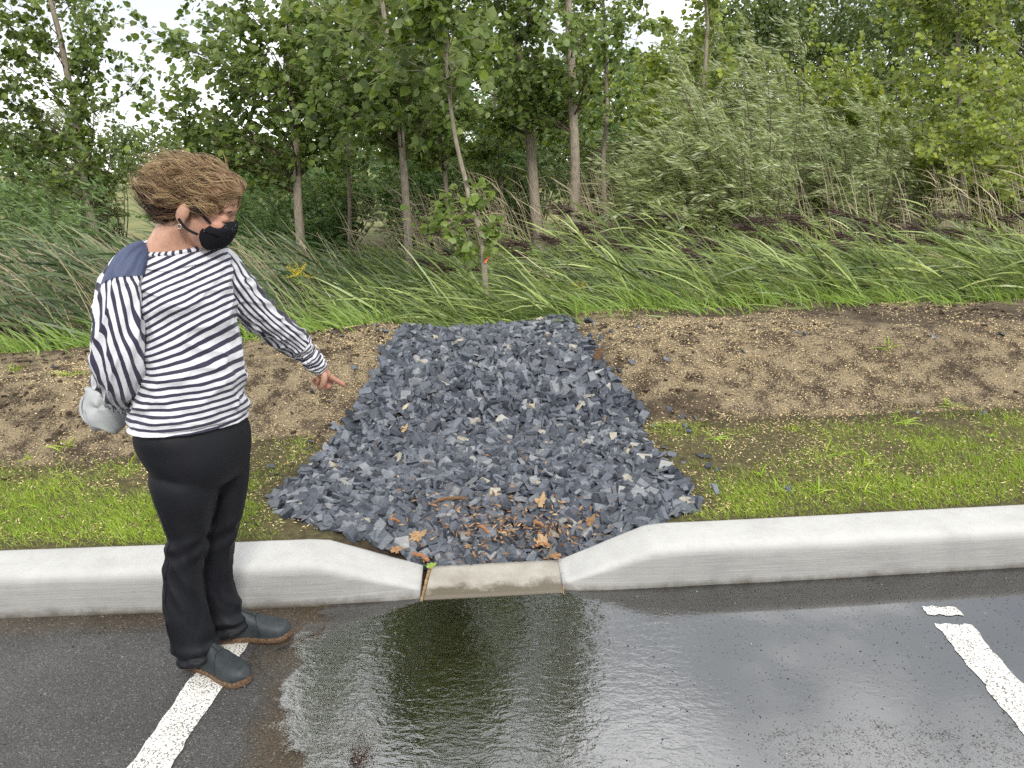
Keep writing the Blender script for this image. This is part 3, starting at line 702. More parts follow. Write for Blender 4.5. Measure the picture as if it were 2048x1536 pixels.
T('poplar_tree', 'pale poplar near the right edge of the view', [(1923, 350), (1920, 200), (1914, 20)], 12.0, 4.6, 0.05, 0.7, 76, 1.4, 0.092, M_poplar_y, M_bark_pale, lean=(-0.02, 0), seed=109, vmean=0.4)
T('poplar_tree', 'small dark poplar between the person and the slim poplar', [(700, 520), (697, 380), (692, 230)], 12.5, 6.0, 0.04, 0.9, 50, 1.2, 0.095, M_poplar, seed=110)
T('poplar_tree', 'thin far poplar seen between the slim poplar and the central pair', [(1003, 450), (1000, 330), (990, 200)], 13.0, 6.4, 0.04, 1.0, 50, 1.2, 0.10, M_poplar, seed=112)
T('poplar_tree', 'yellowing poplar leaning in at the right edge', [(2075, 400), (2068, 200), (2060, 50)], 11.0, 4.3, 0.055, 0.6, 46, 1.4, 0.10, M_poplar_y, M_bark_pale, seed=113, vmean=0.62)
T('poplar_tree', 'bushy poplar at the left edge, mostly out of view', [(-70, 470), (-80, 200)], 9.4, 5.6, 0.07, 0.9, 50, 1.6, 0.10, M_poplar, seed=114)

# --- sapling with tag, split pale bark, close behind the gravel
r_sap, n_ = tree('poplar_sapling', 'pale-barked poplar sapling with an orange tag behind the gravel', [(979, 650), (968, 520), (962, 470), (938, 395), (912, 290), (896, 160), (886, 40)], 6.55, 4.3, 0.030, 1.8, 40, 1.1, 0.112, M_poplar, M_bark_pale, seed=120, lean=(-0.12, 0), per=(9, 14), group=None, low_bias=1.0, vmean=0.46)
NL += n_
proto_leaf = []
for i in range(6):
    b = Bag(); T_, F_ = T_POP
    add_leaves(b, np.zeros((1, 3)), np.array([[1.0, 0, 0]]), np.array([[0, 0, 1.0]]), 1.0, 0.98, np.array([0.28 + 0.11 * i]), T_POP)
    proto_leaf.append(b.mesh('leaf', M_poplar, True))
low = Bag(); rl = random.Random(12); sp0 = r_sap.location
SP = trunk_path([(979, 650), (968, 520), (962, 470), (938, 395), (912, 290)], 6.55, 2.0, n=30)
for (ax_, ay_), (bx_, by_), dy, cnt in [((962, 470), (815, 432), -0.05, 46), ((955, 450), (870, 420), 0.08, 34), ((965, 500), (880, 455), 0.05, 34), ((940, 400), (985, 380), -0.05, 30), ((966, 500), (1002, 440), -0.06, 44), ((950, 430), (960, 385), 0.05, 26), ((968, 520), (925, 520), 0.1, 24), ((940, 410), (880, 400), 0.1, 24)]:
    A_ = at(ax_, ay_, 6.55); B_ = at(bx_, by_, 6.55 + dy)
    s = np.linspace(0, 1, 7)[:, None]; path = A_ * (1 - s) + B_ * s + np.array([0, 0, 0.05]) * s * (1 - s) * 4
    V, F = tube(path, 0.006 * (1 - 0.7 * s[:, 0]), 5); low.add(V, F)
    for j in range(cnt):
        t = rl.uniform(0.15, 1.08); q = A_ * (1 - t) + B_ * t + np.array([rl.gauss(0, 0.03), rl.gauss(0, 0.05), rl.gauss(0.0, 0.055)])
        o = obj('leaf', rl.choice(proto_leaf), r_sap)
        tipv = Vector((-0.7 + rl.gauss(0, 0.5), rl.gauss(0, 0.5), rl.gauss(-0.25, 0.4))).normalized(); nv = Vector((rl.gauss(0.1, 0.5), rl.gauss(-0.35, 0.5), rl.gauss(0.7, 0.5)))
        sd = nv.cross(tipv).normalized(); nn = tipv.cross(sd); sc = rl.uniform(0.05, 0.088)
        o.matrix_basis = Matrix.Translation(Vector(q) - sp0) @ Matrix((tipv, sd, nn)).transposed().to_4x4() @ Matrix.Scale(sc, 4)
child('twig', low.mesh('twig', M_twig), r_sap)
k = NT('orange_tape'); M_orange = k.done(k.principled(color=(0.85, 0.16, 0.04), rough=0.5))
q = at(969, 507, 6.55); s = np.linspace(0, 1, 9)
V = np.vstack([np.stack([q[0] + 0.03 * np.cos(s * 6.28), q[1] + 0.03 * np.sin(s * 6.28), q[2] + z + 0 * s], -1) for z in (-0.012, 0.012)] + [np.stack([q[0] + 0.025 + 0.015 * np.sin(s * 5) + dx, q[1] - 0.032 - 0.01 * s, q[2] + 0.01 - 0.085 * s], -1) for dx in (-0.009, 0.009)])
child('tag', make_mesh('tag', V, np.vstack([grid_faces(2, 9, False), grid_faces(2, 9, False, 18)]), M_orange), r_sap, label='orange marker tape tied round the stem')

# --- willows and understorey
S('willow_shrub', 'big silvery willow blown left, in front of the pale straight poplar', (1470, 490), 10.0, 3.0, 2.3, 60, 0.125, 0.020, M_willow, 'willows', 201, per=30, side_tw=10)
S('willow_shrub', 'silvery willow to the left of the big willow, over the reed plumes', (1370, 490), 9.6, 1.9, 1.5, 30, 0.12, 0.020, M_willow, 'willows', 202, per=28, side_tw=8, vmean=0.5)
S('willow_shrub', 'pale yellow-green willow right of the big willow', (1690, 480), 11.2, 2.7, 2.6, 52, 0.11, 0.019, M_willow, 'willows', 203, per=30, side_tw=10, vmean=0.35)
S('willow_shrub', 'rounded willow under the dark wood on the right', (1800, 470), 13.5, 2.9, 3.0, 40, 0.12, 0.022, M_willow, 'willows', 204, per=28, side_tw=9, vmean=0.3)
S('willow_shrub', 'tall willow standing behind the big willow', (1560, 470), 13.2, 3.9, 2.4, 44, 0.13, 0.022, M_willow, 'willows', 205, per=28, side_tw=10, vmean=0.36)
S('willow_shrub', 'tall grey willow behind the far-left poplar', (215, 470), 12.5, 3.5, 1.7, 24, 0.12, 0.022, M_willow, 'willows', 206, per=26, side_tw=8, vmean=0.3, start=0.3)
S('willow_shrub', 'low dark willow beside the foot of the far-left poplar', (120, 480), 9.3, 1.9, 2.2, 34, 0.11, 0.020, M_dark, 'willows', 207, per=28, side_tw=8, vmean=0.6)
S('willow_shrub', 'dark willow right behind the person', (520, 480), 10.8, 2.0, 1.6, 26, 0.11, 0.020, M_dark, 'willows', 208, per=28, side_tw=8, vmean=0.62)
S('willow_shrub', 'young willow under the central pair of poplars', (1230, 480), 13.5, 2.7, 2.2, 34, 0.12, 0.022, M_willow, 'willows', 209, per=26, side_tw=8, vmean=0.25)
US = [(-9.2, 14.5, 2.4, 'leftmost dark thicket behind the poplars'), (-6.4, 15.5, 1.7, 'low dark thicket seen left of the person'), (-4.0, 13.5, 2.5, 'dark thicket behind the poplar right of the head'), (-2.4, 15.0, 3.3, 'tall thicket behind the slim poplar'), (-0.8, 14.5, 3.0, 'thicket behind the tagged sapling'), (0.9, 15.5, 3.4, 'tall thicket behind the central pair'), (2.3, 16.5, 4.3, 'tall thicket left of the pale straight poplar'), (3.9, 16.0, 3.6, 'thicket behind the pale straight poplar'), (6.6, 16.0, 3.4, 'thicket behind the rounded willow'), (8.6, 15.0, 3.6, 'thicket behind the right edge poplar'), (-3.2, 18.5, 4.2, 'tall far thicket left of the slim poplar'), (-0.6, 19.0, 4.6, 'tall far thicket between the sapling and the central pair'), (1.9, 19.5, 4.8, 'tall far thicket right of the central pair'), (-5.4, 18.5, 2.6, 'far thicket just right of the open field'), (5.2, 14.2, 3.7, 'bright thicket between the big willow and the right poplar'), (7.6, 13.4, 3.2, 'bright thicket under the right edge poplar'), (3.0, 14.6, 3.9, 'bright thicket just left of the big willow')]
for i, (x, y, h, lb) in enumerate(US):
    S('thicket', lb, None, y, h, 2.6, 30, 0.10, 0.070, M_dark if (i < 6 or 9 < i < 14) else M_poplar_y, 'thickets behind the poplars', 230 + i, template=T_DIA, per=22, side_tw=9, twl=(0.3, 0.8), x=x, vmean=0.5, start=0.06)
S('thicket', 'slim light-green bush pointing up in front of the dark wood', (1745, 330), 17.0, 4.4, 1.0, 12, 0.10, 0.07, M_poplar_y, 'thickets behind the poplars', 245, template=T_DIA, per=24, side_tw=10, twl=(0.2, 0.5), vmean=0.5)
S('thicket', 'pale green bush close under the left edge of the dark wood', (1630, 330), 16.5, 4.2, 1.6, 18, 0.10, 0.07, M_poplar_y, 'thickets behind the poplars', 246, template=T_DIA, per=24, side_tw=10, twl=(0.25, 0.6), vmean=0.45)

# --- dark wood far behind on the right, hedge far behind on the left
def far_tree(name, label, x, y, h, w, n, leaf, mat, seed, group, tr=True):
    global rng, NL
    rng = np.random.default_rng(seed); z0 = float(terr(x, y)) ; root = thing(name, label, 'tree', (x, y, z0), group)
    V, F = tube(np.array([[x, y, z0 - 0.1], [x, y, z0 + h * 0.5], [x - 0.1, y, z0 + h * 0.9]]), [0.16, 0.11, 0.02], 7)
    child('trunk', make_mesh('trunk', V, F, M_bark, smooth=True), root)
    m = 46; t = rng.random(m) ** 0.8; rr = w * 0.5 * np.sqrt(np.clip(1.05 - (t * 1.0) ** 2.2, 0.03, 1)) * np.sqrt(rng.random(m)); a = rng.uniform(0, 6.28, m)
    C = np.stack([x + rr * np.cos(a), y + rr * np.sin(a), z0 + h * (0.12 + 0.84 * t)], -1); pick = rng.integers(0, m, n)
    P = C[pick] + rng.normal(size=(n, 3)) * np.array([0.42, 0.42, 0.34]) * (w / 4.0 + 0.25)
    cr = Bag(); L = leaf * rng.uniform(0.6, 1.3, n); vv_ = np.clip(rng.normal(0.42, 0.2, n) + 0.12 * rng.normal(size=m)[pick], 0, 1)
    add_leaves(cr, P, norm(unit_rand(n) + WIND * 0.4), norm(unit_rand(n) + np.array([0, -0.3, 0.6])), L * 1.1, L * 0.95, vv_, T_DIA)
    child('crown', cr.mesh('crown', mat, True), root, kind='stuff'); NL += n
FW_ = [(1395, 41, 7.2), (1455, 45, 9.6), (1520, 42, 9.3), (1590, 46, 10.4), (1655, 42, 9.8), (1720, 46, 10.6), (1790, 42, 9.7), (1860, 46, 10.6), (1935, 43, 10.2), (2010, 46, 11.0), (2080, 43, 10.5)]
ORD = ['leftmost', 'second', 'third', 'fourth', 'fifth', 'sixth', 'seventh', 'eighth', 'ninth', 'tenth', 'eleventh']
for i, (px, y, h) in enumerate(FW_):
    far_tree('wood_tree', ORD[i] + ' tree from the left in the distant dark wood', at(px, 300, y)[0], y, h, 4.4, 5200, 0.20, M_forest, 300 + i, 'trees of the distant wood')
for i, (px, y, h, lb) in enumerate([(40, 60, 5.0, 'far round tree on the field at the left edge'), (255, 75, 5.2, 'far round tree left of the person on the field'), (330, 85, 4.6, 'far round tree above the person\'s hair'), (430, 70, 5.0, 'far round tree behind the poplar right of the head'), (700, 60, 6.0, 'far tree half hidden behind the small dark poplar'), (880, 55, 6.5, 'far tree half hidden behind the sapling crown'), (1080, 50, 6.5, 'far tree half hidden behind the central pair'), (1260, 48, 7.0, 'far tree in the gap left of the willows')]):
    far_tree('field_tree', lb, at(px, 300, y)[0], y, h, 6.0, 2600, 0.28, M_forest, 320 + i, 'far trees on the field')
print('LEAVES', NL)

# --- reeds
rng = np.random.default_rng(55)
def reed_bed(n, xr, yr, h, bend, mat, leaf_n, Lr, Wr, vmean, plume=0.0, dry=0.0, name='reeds', lbl='', sel=None, stem_v=0.5, lean_y=0.0, stem_mat=None, front=(1, 1, 1)):
    x = rng.uniform(*xr, n); y = rng.uniform(*yr, n)
    if sel is not None:
        keep = sel(x, y); x, y = x[keep], y[keep]; n = len(x)
    z = terr(x, y) - 0.02; B = np.stack([x, y, z], -1)
    hh = h * rng.uniform(0.6, 1.15, n) * np.interp(y, [5.6, 7.0, 8.6], front); bd = bend * rng.uniform(0.65, 1.3, n); ly = rng.normal(lean_y, 0.10, n)
    bag = Bag(); s = np.linspace(0, 1, 6)
    def pos(t, idx):
        b, H, D = B[idx], hh[idx], bd[idx]
        return b + np.stack([-H * D * t ** 1.7, H * ly[idx] * t, H * (t - 0.42 * np.minimum(D, 1.2) * t ** 2.1)], -1)
    C = np.stack([pos(np.full(n, si), np.arange(n)) for si in s], 1)
    sd = np.array([0.35, 0.9, 0.2]); sd = sd / np.linalg.norm(sd)
    w = 0.0055 * np.array([1, 1, 0.9, 0.8, 0.6, 0.4])
    up = np.array([0.5, 0.0, 0.85])
    stem = Bag()
    V = np.stack([C - up * w[None, :, None], C + up * w[None, :, None]], 2).reshape(-1, 3)
    f = np.array([[2 * i, 2 * i + 1, 2 * i + 3, 2 * i + 2] for i in range(5)])
    (stem if stem_mat else bag).add(V, (f[None] + (np.arange(n) * 12)[:, None, None]).reshape(-1, 4), v=np.repeat(np.clip(rng.normal(stem_v, 0.15, n), 0, 1), 12))
    idx = np.repeat(np.arange(n), leaf_n); t = rng.uniform(0.12, 0.97, len(idx)); m = len(idx)
    P = pos(t, idx); d = norm(WIND * rng.uniform(0.35, 1.2, m)[:, None] + np.array([0, 0, 1.0]) * rng.uniform(0.1, 1.15, m)[:, None] + np.array([0, 1, 0]) * rng.normal(0, 0.40, m)[:, None])
    L = rng.uniform(*Lr, m); tone = np.clip(rng.normal(vmean, 0.27, m) + 0.1 * rng.normal(size=n)[idx], 0, 1)
    sdv = norm(np.cross(d, norm(np.array([0.1, -0.6, 0.5]) + 0.8 * unit_rand(m))))
    add_ribbons(bag, P, d, L, rng.uniform(*Wr, m), rng.uniform(0.0, 0.45, m), tone, ns=4, side=sdv, wind=0.15)
    root = thing(name, lbl, 'reeds', (float(np.mean(x)), float(np.mean(y)), 0.0)); root['kind'] = 'stuff'; del root['category']
    child('reed_leaves', bag.mesh('reed_leaves', mat), root, kind='stuff')
    if stem_mat: child('reed_stems', stem.mesh('reed_stems', stem_mat), root, kind='stuff')
    if plume > 0:
        pk = np.where(rng.random(n) < plume)[0]; pb = Bag(); q = 64
        ii = np.repeat(pk, q); base = pos(np.full(len(ii), 0.94), ii) + (WIND + np.array([0, 0, 0.3])) * (rng.random(len(ii)) * 0.16)[:, None] + rng.normal(size=(len(ii), 3)) * np.array([0.012, 0.018, 0.012])
        dd = norm(WIND + np.array([0, 0, 1]) * rng.normal(0.22, 0.22, len(ii))[:, None] + np.array([0, 1, 0]) * rng.normal(0, 0.22, len(ii))[:, None])
        add_ribbons(pb, base, dd, rng.uniform(0.07, 0.17, len(ii)), 0.0075, 0.15, np.clip(rng.normal(0.45, 0.25, len(ii)), 0, 1), ns=3, shape=np.array([0.7, 1.0, 0.1]))
        child('plumes', pb.mesh('plumes', M_plume), root, kind='stuff', label='dark purple-brown seed plumes')
bk = lambda x, y: y > yk(np.clip(x, -14, 14)) + 2.95
reed_bed(1900, (-2.4, 7.6), (5.9, 9.6), 1.02, 0.62, M_reed, 9, (0.30, 0.58), (0.010, 0.020), 0.42, 0.0, lbl='green reeds laid over by the wind behind the bank', sel=bk, front=(0.55, 0.72, 1.0))
reed_bed(460, (-1.0, 8.2), (6.4, 9.6), 1.42, 0.58, M_reed, 8, (0.30, 0.55), (0.010, 0.018), 0.40, 0.55, lbl='flowering reeds with dark plumes at the back of the reed bed', sel=lambda x, y: (y > 6.3 + 0.14 * x) & (x > -1.0 + rng.random(len(x)) * 2.5))
reed_bed(900, (-7.5, -2.0), (5.4, 9.2), 1.2, 0.42, M_reed_dark, 10, (0.30, 0.60), (0.014, 0.026), 0.45, 0.0, lbl='tall dark reeds on the left behind the person', sel=lambda x, y: bk(x, y) & (x < -2.2 + 0.5 * rng.random(len(x))), stem_mat=M_dry)
reed_bed(600, (-3.4, 2.4), (7.5, 11.0), 0.95, 0.6, M_reed_dark, 9, (0.30, 0.55), (0.012, 0.022), 0.45, 0.03, lbl='dark reeds round the feet of the poplars')
reed_bed(900, (-7.5, -2.3), (5.6, 8.4), 1.38, 0.5, M_dry, 2, (0.15, 0.3), (0.005, 0.010), 0.55, 0.0, lbl='dry pale stalks leaning left among the left reeds', sel=bk)
reed_bed(700, (-2.6, 8.5), (9.6, 12.6), 1.75, 0.20, M_dry, 4, (0.25, 0.45), (0.008, 0.014), 0.42, 0.0, lbl='pale dry stalks standing under the willows')
# --- bright fringe grass along the back of the bank
def fringe(n, sel, Lr, lbl, vmean, wr=(0.006, 0.012), mat=None, wind=(0.15, 0.9), ur=(2.35, 3.5), xr=(-6.0, 6.5)):
    x = rng.uniform(*xr, n); u = rng.uniform(*ur, n) ; clump = vnoise(x * 5, u * 5, seed=61)
    kp = sel(x, u) & (rng.random(n) < 0.55 + 0.6 * clump); x, u, clump = x[kp], u[kp], clump[kp]; n = len(x)
    y = yk(np.clip(x, -14, 14)) + KERB_W + u; P = np.stack([x, y, terr(x, y) - 0.01], -1)
    d = norm(np.array([0, 0, 1.0]) + 0.38 * rng.normal(size=(n, 3)) + WIND * 0.28)
    b = Bag(); L = rng.uniform(*Lr, n) * (0.75 + 0.4 * smooth01((u - ur[0]) / 0.4)); 
    add_ribbons(b, P, d, L, rng.uniform(*wr, n), rng.uniform(0.05, 0.35, n), np.clip(rng.normal(vmean, 0.2, n) + 0.12 * clump, 0, 1), ns=4, wind=rng.uniform(*wind, n))
    o = obj('fringe_grass', b.mesh('fringe_grass', mat or M_fringe), label=lbl, kind='stuff')
gap = lambda x, u: ~((x > -1.25) & (x < 0.12) & (u < 2.95))
reed_bed(260, (-0.5, 7.5), (6.2, 9.2), 1.0, 0.7, M_dry, 7, (0.25, 0.5), (0.008, 0.016), 0.6, 0.0, lbl='yellowed reed leaves among the green reeds', sel=bk, front=(0.6, 0.8, 1.0))
fringe(7000, gap, (0.10, 0.32), 'bright green grass along the back edge of the bank', 0.45)
fringe(3200, lambda x, u: x < -1.3, (0.15, 0.34), 'bright grass tufts at the back of the left bank', 0.5, (0.008, 0.018), ur=(2.2, 3.1))

# --- sparse new lawn on the verge
def lawn_density(x, u):
    toe = 1.2 - 0.28 * smooth01((-x - 1.2) / 1.5)
    patch = 0.36 + 0.95 * fbm(x * 1.5, u * 2.4, seed=71) + 0.55 * fbm(x * 6, u * 6, seed=72)
    near = np.exp(-((u - 0.25) / 0.14) ** 2) * smooth01((np.abs(x + 0.35) - 0.95) / 0.2)
    d = np.clip(patch, 0.04, 1) * (1 - smooth01((u - toe + 0.22 + 0.1 * fbm(x * 3, u, seed=73)) / 0.3)) + 0.75 * near
    left = (x < -1.3); d = d * np.where(left, 1.15, 0.72)
    return np.clip(d, 0, 1) * smooth01((u - 0.015) / 0.05)
n = 190000; x = np.where(rng.random(n) < 0.5, rng.uniform(-4.3, -1.15, n), rng.uniform(0.3, 3.6, n)); u = rng.uniform(0.03, 1.45, n); y = yk(x) + KERB_W + u
el, er = chute_edges(y); kp = (rng.random(n) < lawn_density(x, u)) & ((x < el - 0.08 - 0.1 * rng.random(n)) | (x > er + 0.06 + 0.12 * rng.random(n))); x, y, u = x[kp], y[kp], u[kp]; n = len(x)
P = np.stack([x, y, terr(x, y) - 0.003], -1); b = Bag()
tall = np.where(rng.random(n) < 0.012, 2.6, 1.0) * (1 + 0.35 * vnoise(x * 5, y * 5, seed=75))
add_ribbons(b, P, norm(np.array([0, 0, 1.0]) + 0.55 * rng.normal(size=(n, 3)) + 0.1 * WIND), rng.uniform(0.018, 0.048, n) * tall, rng.uniform(0.0020, 0.0036, n), 0.25, np.clip(rng.normal(0.48, 0.2, n) + 0.15 * vnoise(x * 3, y * 3, seed=74), 0, 1), ns=2, shape=np.array([1, 0.15]), wind=0.2)
obj('lawn_grass', b.mesh('lawn_grass', M_lawn), label='thin bright new grass on the verge', kind='stuff'); print('LAWN', n)
# tufts on the verge and bank
b = Bag()
for i in range(55):
    side = random.random() < 0.5; x0 = random.uniform(-4.0, -1.5) if side else random.uniform(0.75, 3.4); u0 = random.choice([random.uniform(0.15, 1.1), random.uniform(0.2, 2.3)])
    if u0 > 1.2 and random.random() < 0.5: continue
    m = random.randint(6, 16); y0 = float(yk(x0)) + KERB_W + u0; xs_ = x0 + rng.normal(0, 0.015, m); ys_ = y0 + rng.normal(0, 0.015, m)
    P = np.stack([xs_, ys_, terr(xs_, ys_)], -1); big = random.uniform(0.06, 0.15)
    add_ribbons(b, P, norm(np.array([0, 0, 0.7]) + 0.75 * rng.normal(size=(m, 3)) * [1, 1, 0.3]), rng.uniform(0.6, 1.2, m) * big, rng.uniform(0.004, 0.007, m), 0.45, np.clip(rng.normal(0.6, 0.15, m), 0, 1), ns=4)
obj('grass_tufts', b.mesh('grass_tufts', M_lawn), label='scattered longer grass tufts on the verge', kind='stuff')
# straw mulch flecks, clods
n = 170000; x = rng.uniform(-4.6, 4.4, n); u = rng.uniform(0.1, 2.9, n); y = yk(x) + KERB_W + u; el, er = chute_edges(y)
toe = 1.2 - 0.28 * smooth01((-x - 1.2) / 1.5); dens = np.where(u > toe, 0.50 + 1.1 * fbm(x * 2.6, y * 2.6, seed=81), 0.24 + 0.3 * fbm(x * 3, y * 3, seed=82)) * np.where(u > toe + 1.1, 0.5, 1) * (1 - 0.7 * bank_dark(x, u - toe, y) * (u > toe))
line = np.exp(-((u - toe - 0.015 - 0.012 * vnoise(x * 2.3, x * 0, seed=83)) / 0.010) ** 2) * (x > 0.4) * 3.0
kp = (rng.random(n) < np.clip(dens + line, 0.05, 1)) & ((x < el - 0.02) | (x > er + 0.02)); x, y = x[kp], y[kp]; n = len(x)
P = np.stack([x, y, terr(x, y) + rng.uniform(-0.001, 0.006, n)], -1); b = Bag()
a = rng.uniform(0, 6.28, n); d = np.stack([np.cos(a), np.sin(a), rng.normal(0.1, 0.3, n)], -1)
add_leaves(b, P, d, norm(np.array([0, -0.2, 1.0]) + 0.45 * unit_rand(n)), rng.uniform(0.007, 0.022, n), rng.uniform(0.003, 0.0065, n), np.clip(rng.normal(0.5, 0.25, n), 0, 1), T_WIL)
obj('straw_mulch', b.mesh('straw_mulch', M_chip), label='straw mulch strewn over the bank', kind='stuff')
M_clod = simple_mat('soil_clod', (0.052, 0.038, 0.026), 0.95, 0.3, 60, 0.8, 0.006, 0.15)
b = Bag(); rs2 = random.Random(9)
for i in range(3400):
    x0 = rs2.uniform(-4.4, 4.2); toe0 = 1.2 - 0.28 * float(smooth01((-x0 - 1.2) / 1.5)); u0 = toe0 + rs2.uniform(-0.2, 1.5); y0 = float(yk(x0)) + KERB_W + u0
    if float(vnoise(x0 * 1.8, y0 * 2.6, seed=85)) < rs2.uniform(-0.3, 0.7): continue
    l_, r_ = chute_edges(y0)
    if l_ < x0 < r_: continue
    V, Fs = PROTO[rs2.randrange(24)]; s0 = rs2.choice([rs2.uniform(0.008, 0.02), rs2.uniform(0.01, 0.036)]); q = Matrix.Rotation(rs2.uniform(0, 6), 3, 'Z') @ Matrix.Rotation(rs2.uniform(0, 6), 3, 'X')
    b.add(V * s0 @ np.array(q).T + np.array([x0, y0, float(terr(x0, y0)) + 0.1 * s0]), Fs)
obj('soil_clods', b.mesh('soil_clods', M_clod), label='dark soil crumbs on the bank', kind='stuff')

# ------------------------------------------------------------------ litter on the gravel and small plants
rng = np.random.default_rng(44); rd = random.Random(44)
def on_gravel(px, py, lift=0.045):
    z = 0.12
    for _ in range(6):
        P = ground_pt(px, py, z); z = float(terr(P[0], P[1])) + lift
    return ground_pt(px, py, z)
def wood_mat(name, a, b, rough=0.75):
    k = NT(name); p = k.geo(); n = k.noise(k.n('Mapping', {'Vector': p, 'Scale': (1, 3, 3)}).outputs[0], 45, 5, 0.65)
    return k.done(k.principled(color=k.ramp(n, [(0.3, a), (0.7, b)]), rough=rough, normal=k.bump(n, 0.6, 0.004)))
M_wood = wood_mat('wet_stick', (0.045, 0.022, 0.010), (0.22, 0.12, 0.05))
M_barkbit = wood_mat('bark_bit', (0.16, 0.060, 0.022), (0.40, 0.19, 0.085))
M_dead = leaf_mat('dead_leaf', (0.11, 0.050, 0.020), (0.29, 0.155, 0.065), (0.50, 0.36, 0.20), (0.38, 0.25, 0.14), 0.15, 0.6)
def stick(name, label, a, b, r, mat, cat, lift=0.05, bend=0.01):
    A, B = on_gravel(*a, lift), on_gravel(*b, lift); s = np.linspace(0, 1, 14)[:, None]
    P = A * (1 - s) + B * s + np.array([0, 0, 1]) * bend * np.sin(s * 3.0) + 0.004 * np.stack([vnoise(s[:, 0] * 5, s[:, 0] * 0 + i, seed=int(a[0])) for i in range(3)], -1)
    V, F = tube(P, r * np.interp(s[:, 0], [0, 0.04, 0.5, 0.96, 1], [0.6, 0.95, 1.0, 1.05, 0.7]) * (1 + 0.12 * vnoise(s[:, 0] * 9, s[:, 0] * 0, seed=3)), 9, True)
    return obj(name, make_mesh(name, V, F, mat, smooth=False), label=label, cat=cat)
stick('wood_stick', 'short dark wet stick lying across the gravel', (866, 1005), (930, 999), 0.0085, M_wood, 'stick')
stick('twig', 'thin pale twig among the litter, pointing up to the right', (1093, 1117), (1112, 1080), 0.0028, M_dry, 'twig')
stick('twig', 'thin pale twig right of the centre of the litter', (1055, 1074), (1072, 1064), 0.0026, M_dry, 'twig')
stick('bark_piece', 'brown bark roll at the left foot of the gravel', (824, 1108), (856, 1122), 0.0085, M_barkbit, 'bark')
stick('bark_piece', 'reddish bark roll in the middle of the litter', (958, 1052), (978, 1066), 0.0075, M_barkbit, 'bark')
stick('bark_piece', 'reddish bark bit under the right lobed leaf', (1070, 1092), (1098, 1093), 0.0075, M_barkbit, 'bark')
stick('bark_piece', 'brown bark bit at the upper right of the litter', (1066, 1046), (1086, 1052), 0.0065, M_barkbit, 'bark')
stick('bark_piece', 'small orange bark bit at the left of the litter', (780, 1041), (800, 1044), 0.006, M_barkbit, 'bark')
def lobed_leaf(label, px, py, size, tone, yaw, tilt, mat=None, name='dry_leaf'):
    C = on_gravel(px, py, 0.065); n = 40; a = np.linspace(0, 2 * np.pi, n, endpoint=False)
    r = 0.5 * (0.74 + 0.13 * np.cos(5 * a + 0.3) + 0.09 * np.cos(11 * a + 0.4) + 0.09 * np.cos(3 * a + 1) + 0.06 * np.cos(2 * a)); rings = [0.0, 0.35, 0.7, 1.0]; V = []
    for q in rings[1:]:
        V.append(np.stack([r * q * np.cos(a), r * q * 0.85 * np.sin(a), 0.9 * (r * q) ** 2 * np.cos(2 * a + yaw) + 0.07 * q * np.sin(5 * a + yaw)], -1))
    V = np.vstack([[[0, 0, 0]]] + V) * size
    F = [np.array([[0, 1 + i, 1 + (i + 1) % n] for i in range(n)]), np.vstack([[[1 + k_ * n + i, 1 + (k_ + 1) * n + i, 1 + (k_ + 1) * n + (i + 1) % n, 1 + k_ * n + (i + 1) % n] for i in range(n)] for k_ in range(2)])]
    q = np.array(Matrix.Rotation(tilt, 3, 'X') @ Matrix.Rotation(yaw, 3, 'Z')); me = make_mesh(name, V @ q.T, F, mat or M_dead, {'v': np.full(len(V), tone)}, smooth=True)
    root = thing(name, label, 'leaf', C); o = obj('blade', me, root)
    st = np.array([[0.0, 0, 0], [-0.35, 0.02, 0.02], [-0.75, 0.06, 0.05]]) * size; V2, F2 = tube(st @ q.T, 0.0013, 5); obj('stalk', make_mesh('stalk', V2, F2, mat or M_dead, {'v': np.full(len(V2), 0.2)}), root)
lobed_leaf('large pale orange lobed leaf on the left of the litter', 834, 1071, 0.085, 0.72, 0.4, 0.5)
lobed_leaf('large tan lobed leaf on the right of the litter', 1085, 1082, 0.085, 0.82, 2.1, 0.45)
lobed_leaf('tan curled leaf at the top right of the litter', 1080, 1000, 0.085, 0.78, 1.2, 0.35)
lobed_leaf('orange leaf by the kerb at the left of the litter', 793, 1098, 0.055, 0.55, 0.1, 0.5)
lobed_leaf('orange leaf low on the right of the litter', 1112, 1112, 0.05, 0.5, 3.1, 0.6)
lobed_leaf('brown leaf at the right rim of the litter', 1180, 1040, 0.06, 0.4, 0.9, 0.6)
lobed_leaf('yellowish leaf half way up the left gravel', 808, 856, 0.06, 0.85, 0.9, 0.6)
lobed_leaf('small green fallen leaf by the left joint of the sill', 862, 1130, 0.045, 0.8, 0.2, 0.4, M_fringe, 'green_leaf')
b = Bag(); n = 430; P = []
while len(P) < n:
    x = rd.gauss(1000, 135); y = rd.gauss(1052, 40)
    if 985 < y < 1128 and 780 < x < 1230 and (y < 1105 or 840 < x < 1140): P.append(on_gravel(x, y, rd.uniform(0.015, 0.055)))
P = np.array(P); a = rng.uniform(0, 6.28, n); d = np.stack([np.cos(a), np.sin(a), rng.normal(0.1, 0.35, n)], -1)
add_leaves(b, P, d, norm(np.array([0, -0.4, 1.0]) + 0.6 * unit_rand(n)), rng.uniform(0.014, 0.042, n), rng.uniform(0.005, 0.013, n), np.clip(rng.normal(0.45, 0.25, n), 0, 1), T_WIL)
m = 60; P2 = np.array([on_gravel(rd.uniform(700, 1280), rd.uniform(820, 1000), 0.05) for _ in range(m)]); a = rng.uniform(0, 6.28, m)
